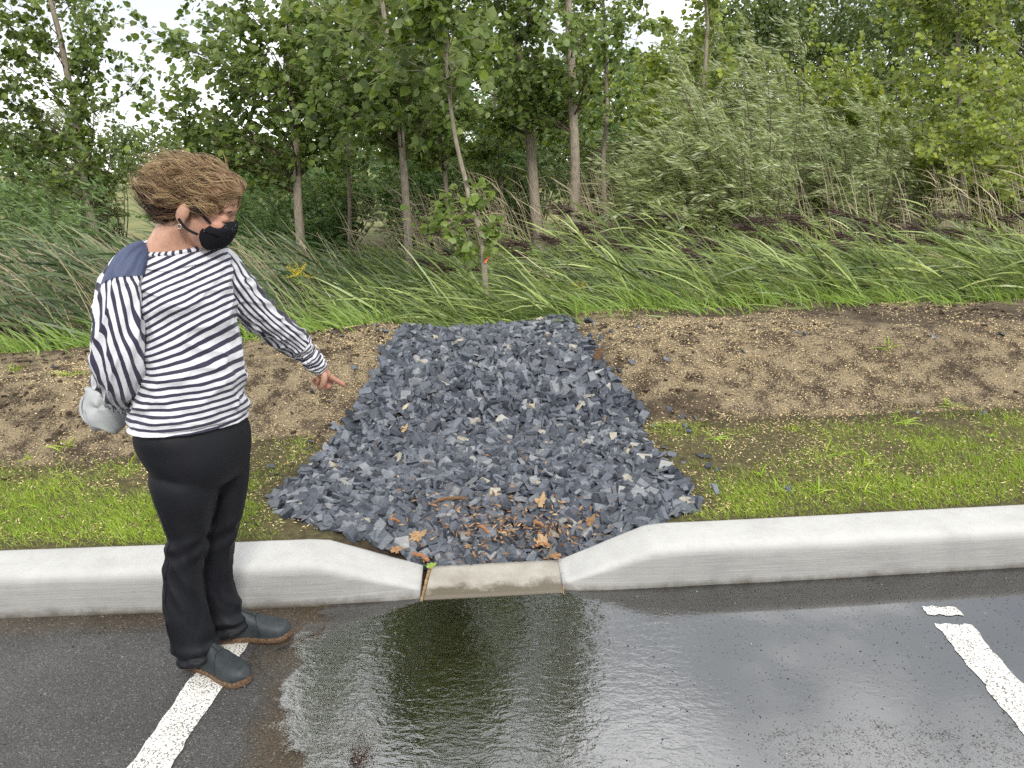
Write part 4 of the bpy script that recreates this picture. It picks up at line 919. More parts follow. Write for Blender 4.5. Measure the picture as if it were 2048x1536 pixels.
add_leaves(b, P2, np.stack([np.cos(a), np.sin(a), rng.normal(0.1, 0.35, m)], -1), norm(np.array([0, -0.4, 1.0]) + 0.6 * unit_rand(m)), rng.uniform(0.014, 0.036, m), rng.uniform(0.006, 0.013, m), np.clip(rng.normal(0.45, 0.25, m), 0, 1), T_WIL)
obj('leaf_litter', b.mesh('leaf_litter', M_dead), label='small orange leaf scraps and wood chips on the lower gravel', kind='stuff')
# loose grit on the wet asphalt
b = Bag()
for i in range(1500):
    x0 = rd.uniform(-2.2, 2.4); y0 = rd.uniform(1.55, 2.75)
    if y0 > float(yk(x0)) - 0.015 or rd.random() > (1.0 if x0 > 0.1 else 0.35): continue
    V, Fs = PROTO[rd.randrange(36)]; s0 = rd.choice([0.003, 0.004, 0.005, 0.007]); q = Matrix.Rotation(rd.uniform(0, 6), 3, 'Z') @ Matrix.Rotation(rd.uniform(0, 6), 3, 'X')
    b.add(V * s0 @ np.array(q).T + np.array([x0, y0, 0.0075 if x0 > -0.8 else 0.001]), Fs, v=rd.choice([0.0, 0.05, 0.1, 0.3, 0.9]))
obj('grit', b.mesh('grit', M_stone), label='loose grit on the wet asphalt', kind='stuff')
# stake beside the gravel
A = ground_pt(1190, 728, 0.40); z0 = float(terr(A[0], A[1])); k_ = 0.012
V = np.array([(x, y, z) for z in (-0.05, 0.085) for x, y in ((-0.022, -k_), (0.022, -k_), (0.022, k_), (-0.022, k_))]); V[4:, 0] += 0.022; V[4:6, 2] += 0.012
me = make_mesh('wood_stake', V, [np.array([[0, 3, 2, 1], [4, 5, 6, 7], [0, 1, 5, 4], [1, 2, 6, 5], [2, 3, 7, 6], [3, 0, 4, 7]])], M_wood)
o = obj('wood_stake', me, label='dark wooden stub standing at the right edge of the gravel', cat='stake'); o.location = (A[0], A[1], z0)
# fallen branch in the fringe grass
A, B = at(1488, 612, 6.2), at(1512, 578, 6.25); V, F = tube(catmull(np.array([A, (A + B) / 2 + [0.01, 0, 0.01], B]), 8), 0.010, 7, True)
obj('dead_branch', make_mesh('dead_branch', V, F, M_wood), label='brown dead branch sticking out of the grass right of the gravel', cat='branch')
A, B = at(1540, 610, 6.0), at(1625, 600, 6.05); V, F = tube(catmull(np.array([A, (A + B) / 2 + [0, 0, 0.02], B]), 8), 0.007, 7, True)
obj('dead_branch', make_mesh('dead_branch', V, F, M_dry, {'v': np.full(len(V), 0.5)}), label='pale dead branch lying along the back edge of the bank', cat='branch')
# goldenrod
M_gold = leaf_mat('goldenrod_flower', (0.45, 0.36, 0.02), (0.60, 0.50, 0.03), (0.75, 0.66, 0.08), (0.5, 0.42, 0.05), 0.2, 0.6)
def goldenrod(label, px, py, Y, size):
    top = at(px, py, Y); g = float(terr(top[0] + 0.12, Y)); foot = np.array([top[0] + 0.14, Y, g]); root = thing('goldenrod', label, 'plant', foot, 'goldenrods')
    s = np.linspace(0, 1, 9)[:, None]; P = foot * (1 - s) + top * s + np.array([0.05, 0, 0]) * np.sin(s * 3.14)
    V, F = tube(P, 0.004 * (1 - 0.6 * s[:, 0]), 5); child('stem', make_mesh('stem', V, F, M_reed, {'v': np.full(len(V), 0.5)}), root)
    b = Bag(); n = 40; t = rng.uniform(0.25, 0.97, n); q = foot * (1 - t)[:, None] + top * t[:, None] + np.array([0.05, 0, 0]) * np.sin(t * 3.14)[:, None]
    add_leaves(b, q, norm(unit_rand(n) + WIND * 0.8 + np.array([0, 0, 0.2])), norm(unit_rand(n) + np.array([0, 0, 1])), rng.uniform(0.06, 0.10, n), 0.014, np.clip(rng.normal(0.6, 0.2, n), 0, 1), T_WIL)
    child('leaves', b.mesh('leaves', M_fringe), root)
    b = Bag(); n = 700; arm = rng.integers(0, 9, n); ad = norm(np.stack([np.linspace(-1, 0.5, 9), np.sin(np.arange(9) * 2.1) * 0.5, 0.25 + 0.4 * np.cos(np.arange(9) * 1.7)], -1)); t = rng.random(n)
    q = top + ad[arm] * (t * size)[:, None] + rng.normal(size=(n, 3)) * 0.006
    add_leaves(b, q, unit_rand(n), unit_rand(n), rng.uniform(0.006, 0.012, n), 0.007, rng.random(n), T_WIL); child('flower', b.mesh('flower', M_gold), root)
goldenrod('yellow goldenrod beyond the pointing arm', 598, 548, 6.4, 0.12)
goldenrod('yellow goldenrod right of the sapling foot', 1160, 578, 6.5, 0.08)

# ------------------------------------------------------------------ the person
rng = np.random.default_rng(77)
def px_m(P): return depth(P) / FPX          # metres per picture pixel at a place
person = thing('person', 'person in a navy and white striped top pointing down at the gravel', 'person', (-1.12, 2.19, 0.0))

k = NT('skin'); p = k.geo()
c = k.ramp(k.noise(p, 55, 4, 0.6), [(0.3, (0.43, 0.235, 0.160)), (0.7, (0.52, 0.305, 0.215))])
c = k.mix(k.math('MULTIPLY', k.attr('ruddy'), 0.55), c, (0.60, 0.23, 0.17))
M_skin = k.done(k.principled(color=c, rough=0.48, spec=0.4, sss=0.12, normal=k.bump(k.noise(p, 260, 3), 0.12, 0.001)))
M_skin.node_tree.nodes['Principled BSDF'].inputs['Subsurface Radius'].default_value = (0.012, 0.005, 0.003)
def stripe_mat(name):
    k = NT(name); p = k.geo(); s = k.attr('s'); fr = k.math('FRACT', s)
    d = k.math('ABSOLUTE', k.math('SUBTRACT', fr, 0.5))
    m = k.rng(d, 0.205, 0.235, 1.0, 0.0)
    weave = k.noise(p, 900, 2)
    navy = k.ramp(weave, [(0.3, (0.024, 0.022, 0.042)), (0.7, (0.048, 0.045, 0.075))])
    white = k.ramp(weave, [(0.3, (0.60, 0.60, 0.635)), (0.7, (0.69, 0.69, 0.72))])
    return k.done(k.principled(color=k.mix(m, white, navy), rough=0.72, sheen=0.15, spec=0.25, normal=k.bump(k.noise(p, 40, 3, 0.5), 0.14, 0.006)))
M_stripe = stripe_mat('striped_jersey')
M_navy = simple_mat('navy_jersey', (0.058, 0.074, 0.135), 0.62, 0.08, 400, 0.15, 0.001)
k = NT('black_trouser'); p = k.geo()
M_trouser = k.done(k.principled(color=k.ramp(k.noise(p, 700, 2), [(0.3, (0.0042, 0.0046, 0.007)), (0.7, (0.0082, 0.0088, 0.0125))]), rough=0.62, spec=0.3, normal=k.bump(k.noise(p, 700, 2), 0.15, 0.0006)))
k = NT('shoe_leather'); p = k.geo()
M_shoe = k.done(k.principled(color=k.ramp(k.noise(p, 26, 5, 0.6), [(0.3, (0.014, 0.018, 0.021)), (0.7, (0.029, 0.038, 0.042))]), rough=0.58, normal=k.bump(k.noise(p, 240, 4), 0.25, 0.001)))
k = NT('cork_sole'); p = k.geo()
M_sole = k.done(k.principled(color=k.ramp(k.noise(p, 160, 4, 0.75), [(0.32, (0.035, 0.020, 0.011)), (0.5, (0.12, 0.068, 0.036)), (0.7, (0.25, 0.165, 0.10))]), rough=0.7, normal=k.bump(k.noise(p, 160, 4), 0.6, 0.002)))
k = NT('hair'); v_ = k.attr('v')
M_hair = k.done(k.principled(color=k.ramp(v_, [(0.0, (0.020, 0.0085, 0.005)), (0.3, (0.075, 0.034, 0.017)), (0.6, (0.25, 0.150, 0.070)), (1.0, (0.56, 0.41, 0.22))]), rough=0.42, spec=0.5))
k = NT('mask_cloth'); p = k.geo()
dots = k.math('LESS_THAN', k.vor(p, 210, 'Distance'), 0.26)
zone = k.rng(k.noise(p, 38, 2), 0.56, 0.64)
pr = k.math('MULTIPLY', dots, zone)
M_mask = k.done(k.principled(color=k.mix(k.math('MULTIPLY', pr, 0.85), (0.008, 0.008, 0.011), k.ramp(k.noise(p, 30, 1), [(0.4, (0.45, 0.5, 0.65)), (0.6, (0.16, 0.22, 0.20))])), rough=0.85, spec=0.2))
M_black = simple_mat('black_elastic', (0.010, 0.010, 0.012), 0.8, 0.1, 100)
M_metal = (lambda k: k.done(k.principled(color=(0.8, 0.78, 0.72), rough=0.2, metal=1.0)))(NT('silver'))
k = NT('grey_fabric'); p = k.geo()
M_grey = k.done(k.principled(color=k.ramp(k.noise(p, 18, 4), [(0.3, (0.33, 0.345, 0.345)), (0.7, (0.42, 0.435, 0.435))]), rough=0.5, spec=0.4))

def to_px(Q):
    d = Q - EYE; z = d @ FW; return 1024 + FPX * (d @ RT) / z, 768 - FPX * (d @ UP) / z
EXP_ = 0.92
def ring_table(rows):
    """rows: y_px, xl, xr, Yc, phi (deg the front turns to the camera), depth ratio, tilt along x, tilt along y -> centre, angle, radii, tilts"""
    out = []
    th = np.linspace(0, 2 * np.pi, 72, endpoint=False)
    cs = np.sign(np.cos(th)) * np.abs(np.cos(th)) ** EXP_; sn = np.sign(np.sin(th)) * np.abs(np.sin(th)) ** EXP_
    for row in rows:
        (y, xl, xr, Yc, phi, ratio, tilt), ty = row[:7], (row[7] if len(row) > 7 else 0.0)
        mx, hw = (xl + xr) / 2, (xr - xl) / 2; ph = math.radians(phi)
        L = np.array([math.sin(ph), math.cos(ph), 0]); Fd = np.array([math.cos(ph), -math.sin(ph), 0])
        cx, w = mx, hw
        for _ in range(5):        # size the ring so that its outline spans xl..xr
            C = at(cx, y, Yc); a = w * px_m(C) / math.sqrt(L[0] ** 2 + (ratio * Fd[0]) ** 2)
            x_, _y = to_px(C + np.outer(a * cs, L) + np.outer(a * ratio * sn, Fd))
            cx += mx - (x_.max() + x_.min()) / 2; w *= (2 * hw) / (x_.max() - x_.min())
        out.append([*C, ph, a, a * ratio, tilt, ty])
    return np.array(out)
def loft_rows(tab, n, nth, grow=0.0, disp=None):
    T_ = catmull(tab, n); th = np.linspace(0, 2 * np.pi, nth, endpoint=False)
    ph = T_[:, 3]; L = np.stack([np.sin(ph), np.cos(ph), 0 * ph], -1); Fd = np.stack([np.cos(ph), -np.sin(ph), 0 * ph], -1)
    ct, st = np.cos(th), np.sin(th)
    cs = np.sign(ct) * np.abs(ct) ** EXP_; ss = np.sign(st) * np.abs(st) ** EXP_
    a = (T_[:, 4] + grow)[:, None]; b = (T_[:, 5] + grow)[:, None]
    if disp is not None:
        dd = disp(np.linspace(0, 1, n)[:, None], th[None, :]); a = a + dd; b = b + dd
    V = T_[:, None, :3] + (a * cs)[..., None] * L[:, None] + (b * ss)[..., None] * Fd[:, None]
    V[..., 2] += T_[:, 6:7] * (V[..., 0] - T_[:, 0:1]) + T_[:, 7:8] * (V[..., 1] - T_[:, 1:2])
    return V
def path_loft(rows, n, nth, disp=None, flat=1.0):
    """rows: x_px, y_px, Y, half width px (at its depth)"""
    R_ = []
    for (x, y, Yc, hw) in rows:
        C = at(x, y, Yc); R_.append([*C, hw * px_m(C)])
    R_ = catmull(np.array(R_), n); C = R_[:, :3]; r = np.maximum(R_[:, 3], 0.004)
    Tn = norm(np.gradient(C, axis=0)); ref = np.array([0.0, -1.0, 0.0]); A = norm(ref - (Tn @ ref)[:, None] * Tn); B = np.cross(Tn, A)
    th = np.linspace(0, 2 * np.pi, nth, endpoint=False); rr = r[:, None] * np.ones((1, nth))
    if disp is not None: rr = rr + disp(np.linspace(0, 1, n)[:, None], th[None, :])
    V = C[:, None] + (rr * np.cos(th))[..., None] * A[:, None] * flat + (rr * np.sin(th))[..., None] * B[:, None]
    return V, C, r, th
def closed(V):
    n, m = V.shape[:2]
    return V.reshape(-1, 3), [grid_faces(n, m), np.arange(m)[None, ::-1], (np.arange(m) + (n - 1) * m)[None, :]]
def shell_mesh(name, V, mat, attrs=None, thick=0.0, wrap=True):
    n, m = V.shape[:2]
    return make_mesh(name, V, grid_faces(n, m, wrap), mat, {k_: np.asarray(v_).ravel() for k_, v_ in (attrs or {}).items()}, smooth=True)

# --- top: trunk of the garment
TOP = ring_table([(843, 254, 497, 2.19, 22, 0.80, -0.02, -0.08), (826, 255, 496, 2.19, 23, 0.80, -0.02, -0.06), (800, 259, 490, 2.19, 25, 0.80, 0.0, -0.03), (760, 264, 488, 2.19, 28, 0.80, 0.03), (720, 272, 484, 2.19, 31, 0.77, 0.0),
                  (680, 276, 477, 2.19, 35, 0.73, 0.0), (640, 274, 472, 2.19, 39, 0.70, -0.02), (600, 266, 468, 2.19, 42, 0.68, -0.03, 0.02), (568, 254, 465, 2.195, 44, 0.62, -0.04, 0.05), (540, 244, 463, 2.20, 45, 0.55, -0.06, 0.10), (519, 246, 458, 2.205, 45, 0.50, -0.09, 0.16), (503, 258, 452, 2.21, 45, 0.47, -0.12, 0.22), (491, 272, 447, 2.215, 45, 0.45, -0.15, 0.27)])
def fold_top(t, th):
    # horizontal sag folds at the waist, drag lines from the bust, soft noise
    f = 0.0035 * np.sin(t * 58 + 1.6 * np.sin(th * 2 + 1.0)) * np.exp(-((t - 0.16) / 0.15) ** 2)
    f = f + 0.004 * np.sin(t * 34 + th * 2.4) * np.exp(-((t - 0.46) / 0.17) ** 2)
    f = f + 0.007 * fbm(th * 2.2 + 0 * t, t * 9 + 0 * th, seed=91) + 0.011 * ((1 - np.abs(vnoise(th * 2.6 + t * 9, t * 11 - th * 1.2, seed=93))) ** 3 - 0.25) * smooth01((t - 0.06) / 0.08) + 0.0022 * fbm(th * 7 + 0 * t, t * 34 + 0 * th, seed=92)
    bust = 0.016 * np.exp(-((t - 0.60) / 0.10) ** 2) * (np.exp(-((th - 1.15) / 0.42) ** 2) + np.exp(-((th - 2.0) / 0.42) ** 2))
    belly = 0.006 * np.exp(-((t - 0.24) / 0.14) ** 2) * np.exp(-((th - 1.57) / 0.7) ** 2)
    hem = -0.006 * np.exp(-((t - 0.035) / 0.02) ** 2)
    return f * smooth01((1 - t) / 0.2) + bust + belly + hem
VT = loft_rows(TOP, 150, 160, 0.0, fold_top)
zc = VT[..., 2]; xc_ = VT[..., 0]
kz = 0.48 * smooth01((zc - 0.98) / 0.22); steep = 1.0 * smooth01((zc - 1.14) / 0.10) * smooth01((-1.20 - xc_) / 0.10)
s_top = (zc - kz * (xc_ + 1.12) - steep * (xc_ + 1.20)) / 0.0207 + 0.35 * fbm(xc_ * 9, zc * 9, VT[..., 1] * 9, seed=95)
top = obj('striped_top', None, person)
child('bodice', shell_mesh('bodice', VT, M_stripe, {'s': s_top}), person).parent = top
# hem turned under so that the edge has thickness
rim = np.stack([VT[0], VT[0] * 1.0 + (TOP[0, :3] - VT[0]) * 0.035 + np.array([0, 0, 0.002])], 0)
child('hem', shell_mesh('hem', rim, M_stripe, {'s': np.zeros(rim.shape[:2])}), person).parent = top
nb = VT[-1]; cb = nb.mean(0); dr = norm((cb - nb) * [1, 1, 0]); band = np.stack([nb + dr * 0.001 + [0, 0, -0.003], nb - dr * 0.004 + [0, 0, 0.004], nb + dr * 0.004 + [0, 0, 0.011], nb + dr * 0.010 + [0, 0, 0.004]], 0)
child('neck_band', shell_mesh('neck_band', band, M_stripe, {'s': np.ones((4, 1)) * np.linspace(0, 38, 160)[None]}), person).parent = top

# --- near sleeve (arm folded behind the back) and its plain shoulder patch
def fold_sl(t, th):
    f = 0.007 * fbm(th * 2.0 + 0 * t, t * 6 + 0 * th, seed=97) + 0.010 * ((1 - np.abs(vnoise(th * 2.2 - t * 6, t * 8 + th, seed=96))) ** 3 - 0.25) * smooth01((t - 0.2) / 0.15) + 0.0025 * np.sin(th * 9 + 5 * np.sin(t * 7)) * smooth01((t - 0.12) / 0.2) * smooth01((0.75 - t) / 0.2)
    return f + 0.005 * np.sin(t * 60 + 3 * th) * np.exp(-((t - 0.74) / 0.08) ** 2)
R_SL = [(302, 489, 2.17, 11), (284, 501, 2.14, 19), (263, 526, 2.10, 31), (248, 560, 2.075, 39), (241, 600, 2.055, 45), (238, 660, 2.045, 50), (238, 715, 2.045, 52), (238, 752, 2.07, 48), (238, 776, 2.13, 40), (240, 791, 2.20, 33), (243, 801, 2.28, 26)]
VR, CR, rR, thR = path_loft(R_SL, 130, 110, fold_sl, 0.92)
tcol = np.linspace(0, 1, 130)[:, None] * np.ones((1, 110)); arc = np.unwrap(thR)[None, :] * 0.062
s_r = (np.sin(thR)[None, :] * 0.052 + 0.21 * (tcol - 0.4) + 0.02 * np.cos(thR)[None, :]) / 0.0182 + 0.25 * fbm(np.cos(thR)[None] * 2 + 0 * tcol, tcol * 8, np.sin(thR)[None] * 2 + 0 * tcol, seed=98)
child('sleeve', shell_mesh('sleeve', VR, M_stripe, {'s': s_r}), person, label='right sleeve, bent behind the back').parent = top
# patch: the strip of the sleeve near the neck, a few millimetres proud
cc = np.cos(thR); ss_ = np.sin(thR)
ctr = CR[:, None]; out = norm(VR - ctr)
P0 = VR + out * 0.0035
n0, n1 = 10, 56
sub = P0[n0:n1]; m_ = sub.shape[0]
Fp = grid_faces(m_, 110); mid = sub.reshape(-1, 3)[Fp].mean(1)
# the patch outline follows the seam: lower edge runs obliquely round the shoulder
tt_ = np.linspace(n0 / 129, n1 / 129, m_)[:, None] * np.ones((1, 110)); lim = 0.30 + 0.055 * np.sin(thR)[None, :] + 0.03 * np.cos(thR)[None, :]
okv = (tt_ < lim) & (np.sin(thR - 0.15)[None, :] < 0.62)
kpf = okv.ravel()[Fp].all(1); Fp = Fp[kpf]; us = np.unique(Fp); rm = np.full(sub.size // 3, -1); rm[us] = np.arange(len(us))
child('shoulder_patch', make_mesh('shoulder_patch', sub.reshape(-1, 3)[us], rm[Fp], M_navy, smooth=True), person, label='plain slate-navy shoulder patch').parent = top
# --- far sleeve, pointing arm
L_ROWS = [(412, 512, 2.28, 30), (440, 535, 2.31, 40), (466, 572, 2.345, 41), (495, 606, 2.385, 37), (527, 637, 2.43, 34), (562, 664, 2.49, 30), (592, 687, 2.55, 26.5), (612, 707, 2.585, 21), (628, 724, 2.61, 18.5), (639, 736, 2.63, 17)]
def fold_l(t, th):
    return 0.007 * fbm(th * 1.6 + 0 * t, t * 10 + 0 * th, seed=99) + 0.010 * ((1 - np.abs(vnoise(th * 2.0 + t * 14, t * 10 - th, seed=94))) ** 3 - 0.25) * smooth01((0.9 - t) / 0.2) + 0.0045 * np.sin(t * 46 + 2.2 * np.sin(th)) * np.exp(-((t - 0.30) / 0.14) ** 2) * (0.5 + 0.5 * np.cos(th - 1)) + 0.0035 * np.sin(t * 120 + 2 * th) * smooth01((t - 0.70) / 0.06) * smooth01((0.93 - t) / 0.05)
VL, CL, rL, thL = path_loft(L_ROWS, 150, 100, fold_l)
ic = 101
tl = np.linspace(0, 1, 150)[:, None] * np.ones((1, 100))
s_l = (np.sin(thL)[None] * 0.058 * np.ones_like(tl) + 0.02 * np.cos(thL)[None] + 0.10 * (0.42 - tl) ** 2 * (tl < 0.42)) / 0.0166 + 0.25 * fbm(np.cos(thL)[None] * 2 + 0 * tl, tl * 8, np.sin(thL)[None] * 2 + 0 * tl, seed=100)
child('sleeve', shell_mesh('sleeve', VL[:ic + 1], M_stripe, {'s': s_l[:ic + 1]}), person, label='left sleeve of the pointing arm').parent = top
axl = np.concatenate([[0], np.cumsum(np.linalg.norm(np.diff(CL, axis=0), axis=1))])
cuffV = VL[ic:].copy(); cuffV = CL[ic:, None] + (cuffV - CL[ic:, None]) * 1.02
child('cuff', shell_mesh('cuff', cuffV, M_stripe, {'s': (axl[ic:, None] * np.ones((1, 100)) - axl[ic] + 0.006 * np.sin(thL)[None]) / 0.0150}), person, label='deep cuff with rings of stripes').parent = top

# --- trousers: hips and two legs grown into one surface
HIP = ring_table([(955, 330, 486, 2.20, 10, 0.72, 0.0), (925, 303, 500, 2.20, 14, 0.76, 0.0), (900, 284, 503, 2.20, 15, 0.78, 0.0), (872, 268, 501, 2.20, 18, 0.79, 0.0), (845, 265, 490, 2.19, 22, 0.74, 0.0), (815, 280, 474, 2.19, 25, 0.70, 0.0)])
def leg(rows): return ring_table([(y, a, b, Y, 0, r, t) for (y, a, b, Y, r, t) in rows])
def legfold(seed):
    def f(t, th):
        return 0.004 * fbm(th * 1.5 + 0 * t, t * 9 + 0 * th, seed=seed) + 0.009 * np.sin(t * 75 + 2.0 * np.sin(th + 1)) * np.exp(-((t - 0.09) / 0.06) ** 2) + 0.010 * ((1 - np.abs(vnoise(th * 1.2 + t * 5, t * 12 - th * 1.5, seed=seed + 3))) ** 3 - 0.25) * smooth01((0.75 - t) / 0.3) + 0.006 * np.sin(t * 60 + 2 * th) * np.exp(-((t - 0.52) / 0.07) ** 2)
    return f
NEAR = leg([(1315, 357, 440, 2.135, 1.00, 0.26), (1290, 346, 433, 2.135, 0.98, 0.15), (1235, 331, 418, 2.13, 0.98, 0), (1180, 326, 408, 2.125, 1.0, 0), (1120, 327, 405, 2.125, 1.05, 0), (1075, 333, 414, 2.12, 1.08, 0), (1030, 321, 428, 2.13, 0.95, 0), (980, 303, 444, 2.143, 0.86, 0), (935, 295, 451, 2.166, 0.77, 0), (895, 315, 438, 2.188, 0.64, 0)])
FAR = leg([(1262, 424, 502, 2.29, 1.0, 0.32), (1235, 416, 490, 2.29, 0.98, 0.15), (1190, 408, 472, 2.285, 1.0, 0), (1140, 404, 467, 2.28, 1.1, 0), (1090, 406, 469, 2.275, 1.1, 0), (1045, 414, 482, 2.27, 1.1, 0), (1000, 424, 492, 2.265, 1.15, 0), (950, 425, 500, 2.26, 1.2, 0), (905, 420, 502, 2.25, 1.1, 0), (880, 415, 498, 2.24, 1.1, 0)])
bgs = Bag()
for tab, sd, nn in ((HIP, None, 30), (NEAR, 111, 90), (FAR, 112, 90)):
    V, F = closed(loft_rows(tab, nn, 72, 0.0, legfold(sd) if sd else None)); bgs.add(V, F)
tm = remeshed('trousers', np.vstack(bgs.v), [np.vstack(f) for f in bgs.f.values()], 0.0055, 12, M_trouser)
V = verts_of(tm); Nn = normals_of(tm)
V = V + Nn * (0.0028 * fbm(V[:, 0] * 16, V[:, 2] * 9 + V[:, 0] * 8, V[:, 1] * 16, seed=113))[:, None]; set_verts(tm, V)
trousers = child('trousers', tm, person)
# side seam on the near leg
seam = loft_rows(NEAR, 60, 72, 0.0, legfold(111)); iseam = 40
V, F = tube(seam[2:48, 42] , 0.0016, 5); child('seam', make_mesh('seam', V, F, M_trouser, smooth=True), person).parent = trousers

# --- shoes
def shoe(heel, toe, label):
    heel = np.array([*heel, 0.0]); toe = np.array([*toe, 0.0]); Ld = toe - heel; Ln = np.linalg.norm(Ld); d = Ld / Ln; sd = np.array([-d[1], d[0], 0])
    root = obj('shoe', None, person, label=label)
    t = np.linspace(0, 1, 44); half = np.interp(t, [0, .02, .06, .14, .3, .45, .62, .75, .87, .95, .985, 1], [.006, .017, .026, .034, .034, .036, .044, .047, .041, .027, .015, .004])
    bend = 0.006 * np.sin(np.pi * t) ** 2
    zl = 0.0005 + 0.010 * smooth01((t - 0.84) / 0.16) ** 1.5
    cen = heel + d * (t * Ln)[:, None] + sd * bend[:, None]
    # sole: slab with a slightly proud welt
    levels = [(0.0, 0.95), (0.006, 1.03), (0.016, 1.05), (0.022, 1.02)]
    V = []
    for z, sc in levels:
        left = cen + sd * (half * sc + 0.002)[:, None] + np.array([0, 0, 1]) * (zl + z)[:, None]; right = cen - sd * (half * sc + 0.002)[:, None] + np.array([0, 0, 1]) * (zl + z)[:, None]
        V.append(np.vstack([left, right[::-1]]))
    V = np.stack(V); m = V.shape[1]
    child('sole', make_mesh('sole', V, [grid_faces(4, m), np.arange(m)[None, ::-1], (np.arange(m) + 3 * m)[None]], M_sole, smooth=False), person).parent = root
    # upper: arches across the foot
    ht = np.interp(t, [0, .03, .12, .28, .42, .55, .70, .84, .93, 1], [.030, .075, .105, .106, .088, .068, .053, .046, .036, .006])
    ph = np.linspace(0, np.pi, 22); U = np.zeros((44, 22, 3))
    for i in range(44):
        cs = np.sign(np.cos(ph)) * np.abs(np.cos(ph)) ** 0.75; sn = np.sin(ph) ** 0.80
        U[i] = cen[i] + np.outer(cs * half[i] * (1 - 0.30 * np.clip((ht[i] - 0.055) / 0.06, 0, 1) * sn), sd) + np.outer(sn * ht[i] + zl[i] + 0.019, [0, 0, 1.0])
    U = U + 0.0012 * fbm(U[..., 0] * 60, U[..., 1] * 60, U[..., 2] * 60, seed=115)[..., None]
    child('upper', make_mesh('upper', U, grid_faces(44, 22, False), M_shoe, smooth=True), person).parent = root
    # stitched seams: across the vamp and along the instep
    for pts in ([U[24 + int(3 * abs(j - 10.5) / 10.5 * 1.2), j] for j in range(1, 21)], [U[i, 11] for i in range(13, 25)]):
        V, F = tube(np.array(pts) + [0, 0, 0.0006], 0.0013, 5); child('stitching', make_mesh('stitching', V, F, M_black, smooth=True), person).parent = root
shoe((-1.262, 2.168), (-1.002, 2.052), 'near shoe, on the white line')
shoe((-1.222, 2.292), (-0.952, 2.322), 'far shoe, in the wet')

# --- body: skin surface from the ankles to the crown
H0 = at(407, 408, 2.205); HF = norm(np.array([0.845, 0.10, -0.53])); HL = norm(np.cross(np.array([0.53, 0.0, 0.85]), HF)); HL = norm(HL); HU = np.cross(HF, HL)
if HU[2] < 0: HL = -HL; HU = np.cross(HF, HL)
def hd(f, l, u): return H0 + f * HF + l * HL + u * HU        # l: + is her left, away from the camera
if hd(0, 1, 0)[1] < H0[1]:
    _s = -1
else:
    _s = 1
def hd(f, l, u): return H0 + f * HF + _s * l * HL + u * HU
AXH = np.array([HF, HL, HU])
bd = Bag()
def ell(c, r, ax=AXH, nu=28, nv=20): V, F = ellipsoid(c, ax, r, nu, nv); bd.add(V, F)
ell(hd(-0.012, 0, 0.030), (0.098, 0.076, 0.085))        # cranium
ell(hd(0.030, 0, -0.035), (0.064, 0.060, 0.085))        # face block
ell(hd(0.045, 0, -0.085), (0.042, 0.042, 0.034))        # jaw and chin
ell(hd(0.068, 0, 0.028), (0.022, 0.050, 0.024))         # brow
for sg in (-1, 1):
    ell(hd(0.062, sg * 0.034, -0.026), (0.026, 0.024, 0.020))   # cheek
    ell(hd(0.074, sg * 0.031, 0.0), (0.014, 0.017, 0.011))      # eyelid
    ell(hd(-0.020, sg * 0.076, -0.030), (0.019, 0.010, 0.032), nu=18, nv=12)   # ear
    ell(hd(-0.013, sg * 0.074, -0.058), (0.010, 0.008, 0.011), nu=14, nv=10)   # lobe
V, F = tube(np.array([hd(0.080, 0, 0.012), hd(0.087, 0, -0.003), hd(0.094, 0, -0.020), hd(0.099, 0, -0.034), hd(0.090, 0, -0.044)]), [0.008, 0.009, 0.011, 0.012, 0.009], 12, True); bd.add(V, F)
NECK = ring_table([(575, 272, 452, 2.20, 44, 0.56, 0), (545, 262, 450, 2.205, 45, 0.50, -0.04, 0.08), (520, 262, 446, 2.21, 45, 0.47, -0.09, 0.15), (502, 270, 440, 2.212, 45, 0.45, -0.12, 0.22), (487, 282, 430, 2.212, 42, 0.46, -0.10, 0.20), (472, 295, 414, 2.212, 36, 0.58, -0.05, 0.12), (456, 306, 402, 2.212, 27, 0.80, 0.0, 0.05), (436, 318, 400, 2.21, 15, 0.95, 0.0), (412, 333, 410, 2.208, 10, 0.95, 0.0)])
V, F = closed(loft_rows(NECK, 40, 48)); bd.add(V, F)
V, F = closed(loft_rows(TOP[:-3], 40, 48, -0.022)); bd.add(V, F)
V, F = closed(loft_rows(HIP, 20, 40, -0.018)); bd.add(V, F)
for tab in (NEAR, FAR):
    V, F = closed(loft_rows(tab[1:], 40, 28, -0.016)); bd.add(V, F)
V, _, _, _ = path_loft([(x, y, Y, w * 0.72) for x, y, Y, w in R_SL[1:]], 40, 24); V, F = closed(V); bd.add(V, F)
V, _, _, _ = path_loft([(x, y, Y, w * (0.72 if i < 7 else 0.80)) for i, (x, y, Y, w) in enumerate(L_ROWS)] + [(643, 741, 2.642, 13.5)], 44, 24); V, F = closed(V); bd.add(V, F)
